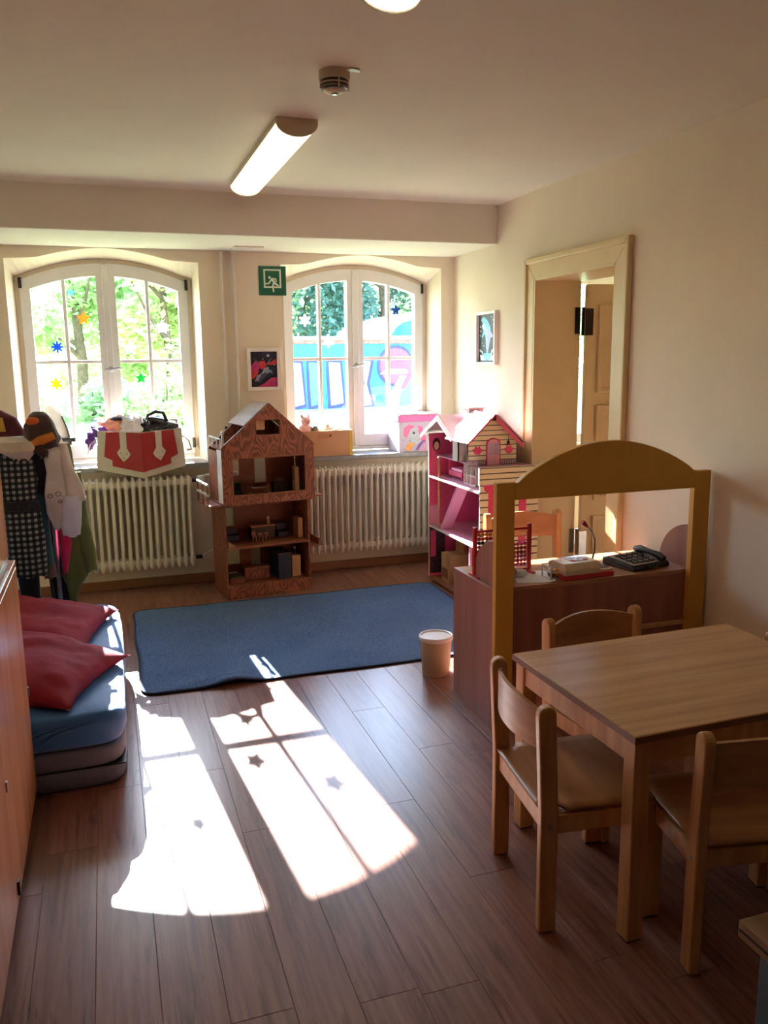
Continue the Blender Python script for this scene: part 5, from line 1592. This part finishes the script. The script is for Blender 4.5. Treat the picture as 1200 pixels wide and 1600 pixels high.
for x in (-.316, -.75):
    MB().tube([(x, RKY, .02), (x, RKY, 1.139)], .012, 10).build('upright', m_rk, t, smooth=50)
    MB().tube([(x, RKY - .24, .015), (x, RKY + .24, .015)], .014, 10).build('foot_bar', m_rk, t, smooth=50)
MB().tube([(-.79, RKY, 1.139), (-.174, RKY, 1.139)], .012, 10).build('hanging_rail', m_rk, t, smooth=50)
MB().tube([(-.316, RKY, .20), (-.75, RKY, .20)], .008, 8).build('cross_bar', m_rk, t, smooth=50)
def garment(name, label, cat='clothing'):
    q = thing(name, label, cat, (0, 0, .1318), 0, 'dress up clothes on the rack')
    q.scale = (.915, .915, .915)   # children's sizes
    return q
q = garment('checked_dress', 'black and white checked dress with a dark belt on the rack', 'dress')
MP = plaid()
drape('bodice', MP, [(1.07, -.52, 5.20, .085, .03), (1.0, -.52, 5.185, .105, .045), (.88, -.515, 5.18, .105, .05), (.765, -.512, 5.18, .098, .05)], q, 5, .05, 1.0)
drape('belt', cloth('dress_belt', (30, 34, 42)), [(.768, -.511, 5.18, .101, .053), (.712, -.508, 5.18, .103, .054)], q, 5, .03, 1.0)
for k in range(3):
    MB().ball((-.57 + k * .055, 5.124, .742), .010, 10, 6, 1, .4, 1).build('belt_eyelet', m_black, q, smooth=60)
drape('skirt', MP, [(.714, -.508, 5.18, .100, .052), (.60, -.505, 5.18, .104, .06), (.45, -.500, 5.18, .104, .065), (.325, -.492, 5.18, .100, .065)], q, 6, .05, 2.0)
q = garment('navy_trousers', 'dark navy trousers hanging below the checked dress', 'trousers')
drape('leg', cloth('navy_cotton', (24, 28, 40)), [(.50, -.50, 5.27, .06, .035), (.30, -.51, 5.26, .062, .04), (.09, -.505, 5.25, .058, .04)], q, 4, .06, 3.0)
drape('waistband', cloth('navy_cotton_dark', (18, 22, 32)), [(.56, -.50, 5.275, .064, .04), (.49, -.50, 5.27, .064, .04)], q, 4, .03, 3.0)
q = garment('dark_skirt', 'dark blue skirt hanging beside the rack upright', 'skirt')
drape('skirt', cloth('dark_blue_cotton', (22, 28, 46)), [(.62, -.385, 5.36, .035, .03), (.40, -.365, 5.36, .045, .035), (.10, -.335, 5.36, .062, .04)], q, 5, .1, 4.0)
q = garment('teal_scarf', 'teal and dark scarf between the checked dress and the upright', 'scarf')
drape('scarf', cloth('teal_cotton', (58, 104, 108)), [(1.02, -.405, 5.24, .025, .02), (.80, -.405, 5.24, .034, .022), (.50, -.400, 5.24, .036, .022), (.36, -.392, 5.24, .034, .022)], q, 4, .08, 5.0)
drape('scarf_end', cloth('sand_cotton', (120, 96, 82)), [(.37, -.390, 5.24, .034, .022), (.285, -.385, 5.24, .036, .022)], q, 4, .08, 5.0)
q = garment('black_bag', 'black shoulder bag hanging behind the checked dress', 'bag')
drape('bag', cloth('black_fabric', (16, 18, 22)), [(1.10, -.42, 5.235, .03, .02), (1.02, -.40, 5.225, .05, .03), (.92, -.385, 5.225, .055, .035), (.80, -.385, 5.225, .045, .03)], q, 5, .12, 6.0)
q = garment('white_smock', 'white printed smock draped over the rail with a long sleeve', 'shirt')
mw = cloth('white_cotton', (224, 214, 202), .8, trans=.12)
drape('body', mw, [(1.115, -.300, 5.24, .035, .04), (1.05, -.305, 5.22, .068, .05), (.92, -.300, 5.21, .060, .045), (.80, -.305, 5.20, .072, .05), (.68, -.312, 5.20, .062, .045), (.585, -.318, 5.20, .022, .03)], q, 5, .09, 7.0)
drape('sleeve', mw, [(1.09, -.262, 5.20, .026, .03), (.95, -.245, 5.19, .036, .035), (.84, -.215, 5.18, .050, .04), (.76, -.208, 5.18, .055, .045)], q, 4, .08, 8.0)
drape('cuff', cloth('sheer_white', (236, 240, 246), .6, trans=.45), [(.785, -.226, 5.175, .056, .046), (.70, -.236, 5.175, .058, .048), (.60, -.242, 5.175, .056, .047), (.548, -.245, 5.175, .050, .042)], q, 3, .03, 9.0)
for (a, b, r) in ((-.345, .79, .012), (-.300, .80, .014), (-.292, .755, .010)):
    MB().ring([(a + r * math.cos(w) * 1.2, b + r * math.sin(w)) for w in [2 * PI * i / 16 for i in range(16)]], [(a + (r - .003) * math.cos(w) * 1.2, b + (r - .003) * math.sin(w)) for w in [2 * PI * i / 16 for i in range(16)]], 'y', 5.138, 5.142).build('printed_swirl', m_dk, q)
q = garment('cream_shawl', 'cream cloth bundled over the left of the rail', 'shawl')
drape('shawl', cloth('cream_cotton', (206, 190, 170), .85), [(1.135, -.54, 5.22, .085, .06), (1.11, -.515, 5.18, .110, .075), (1.06, -.50, 5.16, .095, .075), (1.015, -.475, 5.16, .045, .05)], q, 6, .10, 10.0)
q = garment('orange_brown_hat', 'brown dress up hat with orange patches on top of the rack', 'hat')
mh = cloth('hat_brown', (70, 50, 40))
mo = cloth('hat_orange', (196, 92, 36))
drape('crown', mh, [(1.275, -.375, 5.22, .028, .03), (1.255, -.372, 5.21, .055, .05), (1.20, -.375, 5.20, .085, .065), (1.13, -.365, 5.20, .095, .07), (1.075, -.36, 5.20, .080, .06)], q, 5, .07, 11.0)
for (a, b, r, sx) in ((-.405, 1.225, .028, 1.3),):
    MB().ball((a, 5.150, b), r, 14, 9, sx, .5, .9).build('orange_patch', mo, q, smooth=60)
MB().tube([(-.425, 5.145, 1.098), (-.36, 5.125, 1.118), (-.295, 5.135, 1.142)], [.020, .028, .022], 10, True, .6, 1).build('orange_band', M('hat_amber', (206, 124, 40), .8, .1), q, smooth=60)
drape('ear_flap', mh, [(1.10, -.40, 5.165, .028, .02), (1.05, -.375, 5.16, .040, .022), (1.02, -.36, 5.165, .020, .015)], q, 4, .1, 12.0)
q = garment('white_fur_cape', 'white cape with striped edge standing behind the brown hat', 'cape')
drape('cape', cloth('cape_white', (238, 234, 226), .8, trans=.2), [(1.305, -.325, 5.33, .020, .02), (1.26, -.305, 5.33, .045, .03), (1.17, -.275, 5.33, .045, .03), (1.075, -.245, 5.33, .030, .025)], q, 5, .08, 13.0)
drape('striped_edge', cloth('cape_edge', (120, 84, 60)), [(1.24, -.262, 5.325, .010, .012), (1.16, -.240, 5.325, .013, .012), (1.08, -.225, 5.325, .016, .012)], q, 3, .05, 14.0)
q = garment('maroon_costume', 'maroon and yellow costume at the far left end of the rack', 'costume')
drape('costume', cloth('maroon_velvet', (92, 24, 40)), [(1.285, -.62, 5.32, .04, .035), (1.24, -.58, 5.32, .075, .05), (1.17, -.56, 5.32, .090, .06), (1.10, -.56, 5.32, .085, .06), (.60, -.62, 5.34, .09, .06)], q, 5, .08, 15.0)
MB().prism([(-.590, 1.245), (-.572, 1.245), (-.560, 1.165), (-.592, 1.165)], 'y', 5.245, 5.256).build('yellow_stripe', cloth('yellow_satin', (216, 176, 60), .5), q)
MB().ball((-.612, 5.275, 1.245), .022, 12, 8, 1, .6, 1.1).build('pink_rosette', cloth('rosette_pink', (206, 70, 110), .7), q, smooth=60)
q = garment('olive_jacket', 'olive green jacket hanging low at the right end of the rack', 'jacket')
mgj = cloth('olive_wool', (104, 112, 52))
drape('body', mgj, [(1.08, -.26, 5.36, .04, .03), (.80, -.25, 5.35, .055, .04), (.55, -.245, 5.34, .065, .05), (.36, -.250, 5.33, .078, .055), (.262, -.252, 5.33, .080, .055), (.20, -.262, 5.33, .045, .04), (.10, -.272, 5.33, .020, .02)], q, 4, .06, 16.0)
drape('sleeve', mgj, [(.90, -.205, 5.32, .035, .03), (.62, -.190, 5.32, .042, .036), (.42, -.168, 5.31, .046, .04), (.29, -.160, 5.31, .038, .036)], q, 3, .06, 17.0)
q = garment('pink_scarf', 'bright pink scarf hanging in front of the olive jacket', 'scarf')
drape('scarf', cloth('hot_pink_cotton', (196, 34, 84)), [(.86, -.315, 5.285, .016, .012), (.60, -.300, 5.275, .030, .014), (.48, -.290, 5.268, .036, .014), (.30, -.302, 5.262, .012, .010)], q, 3, .08, 18.0)
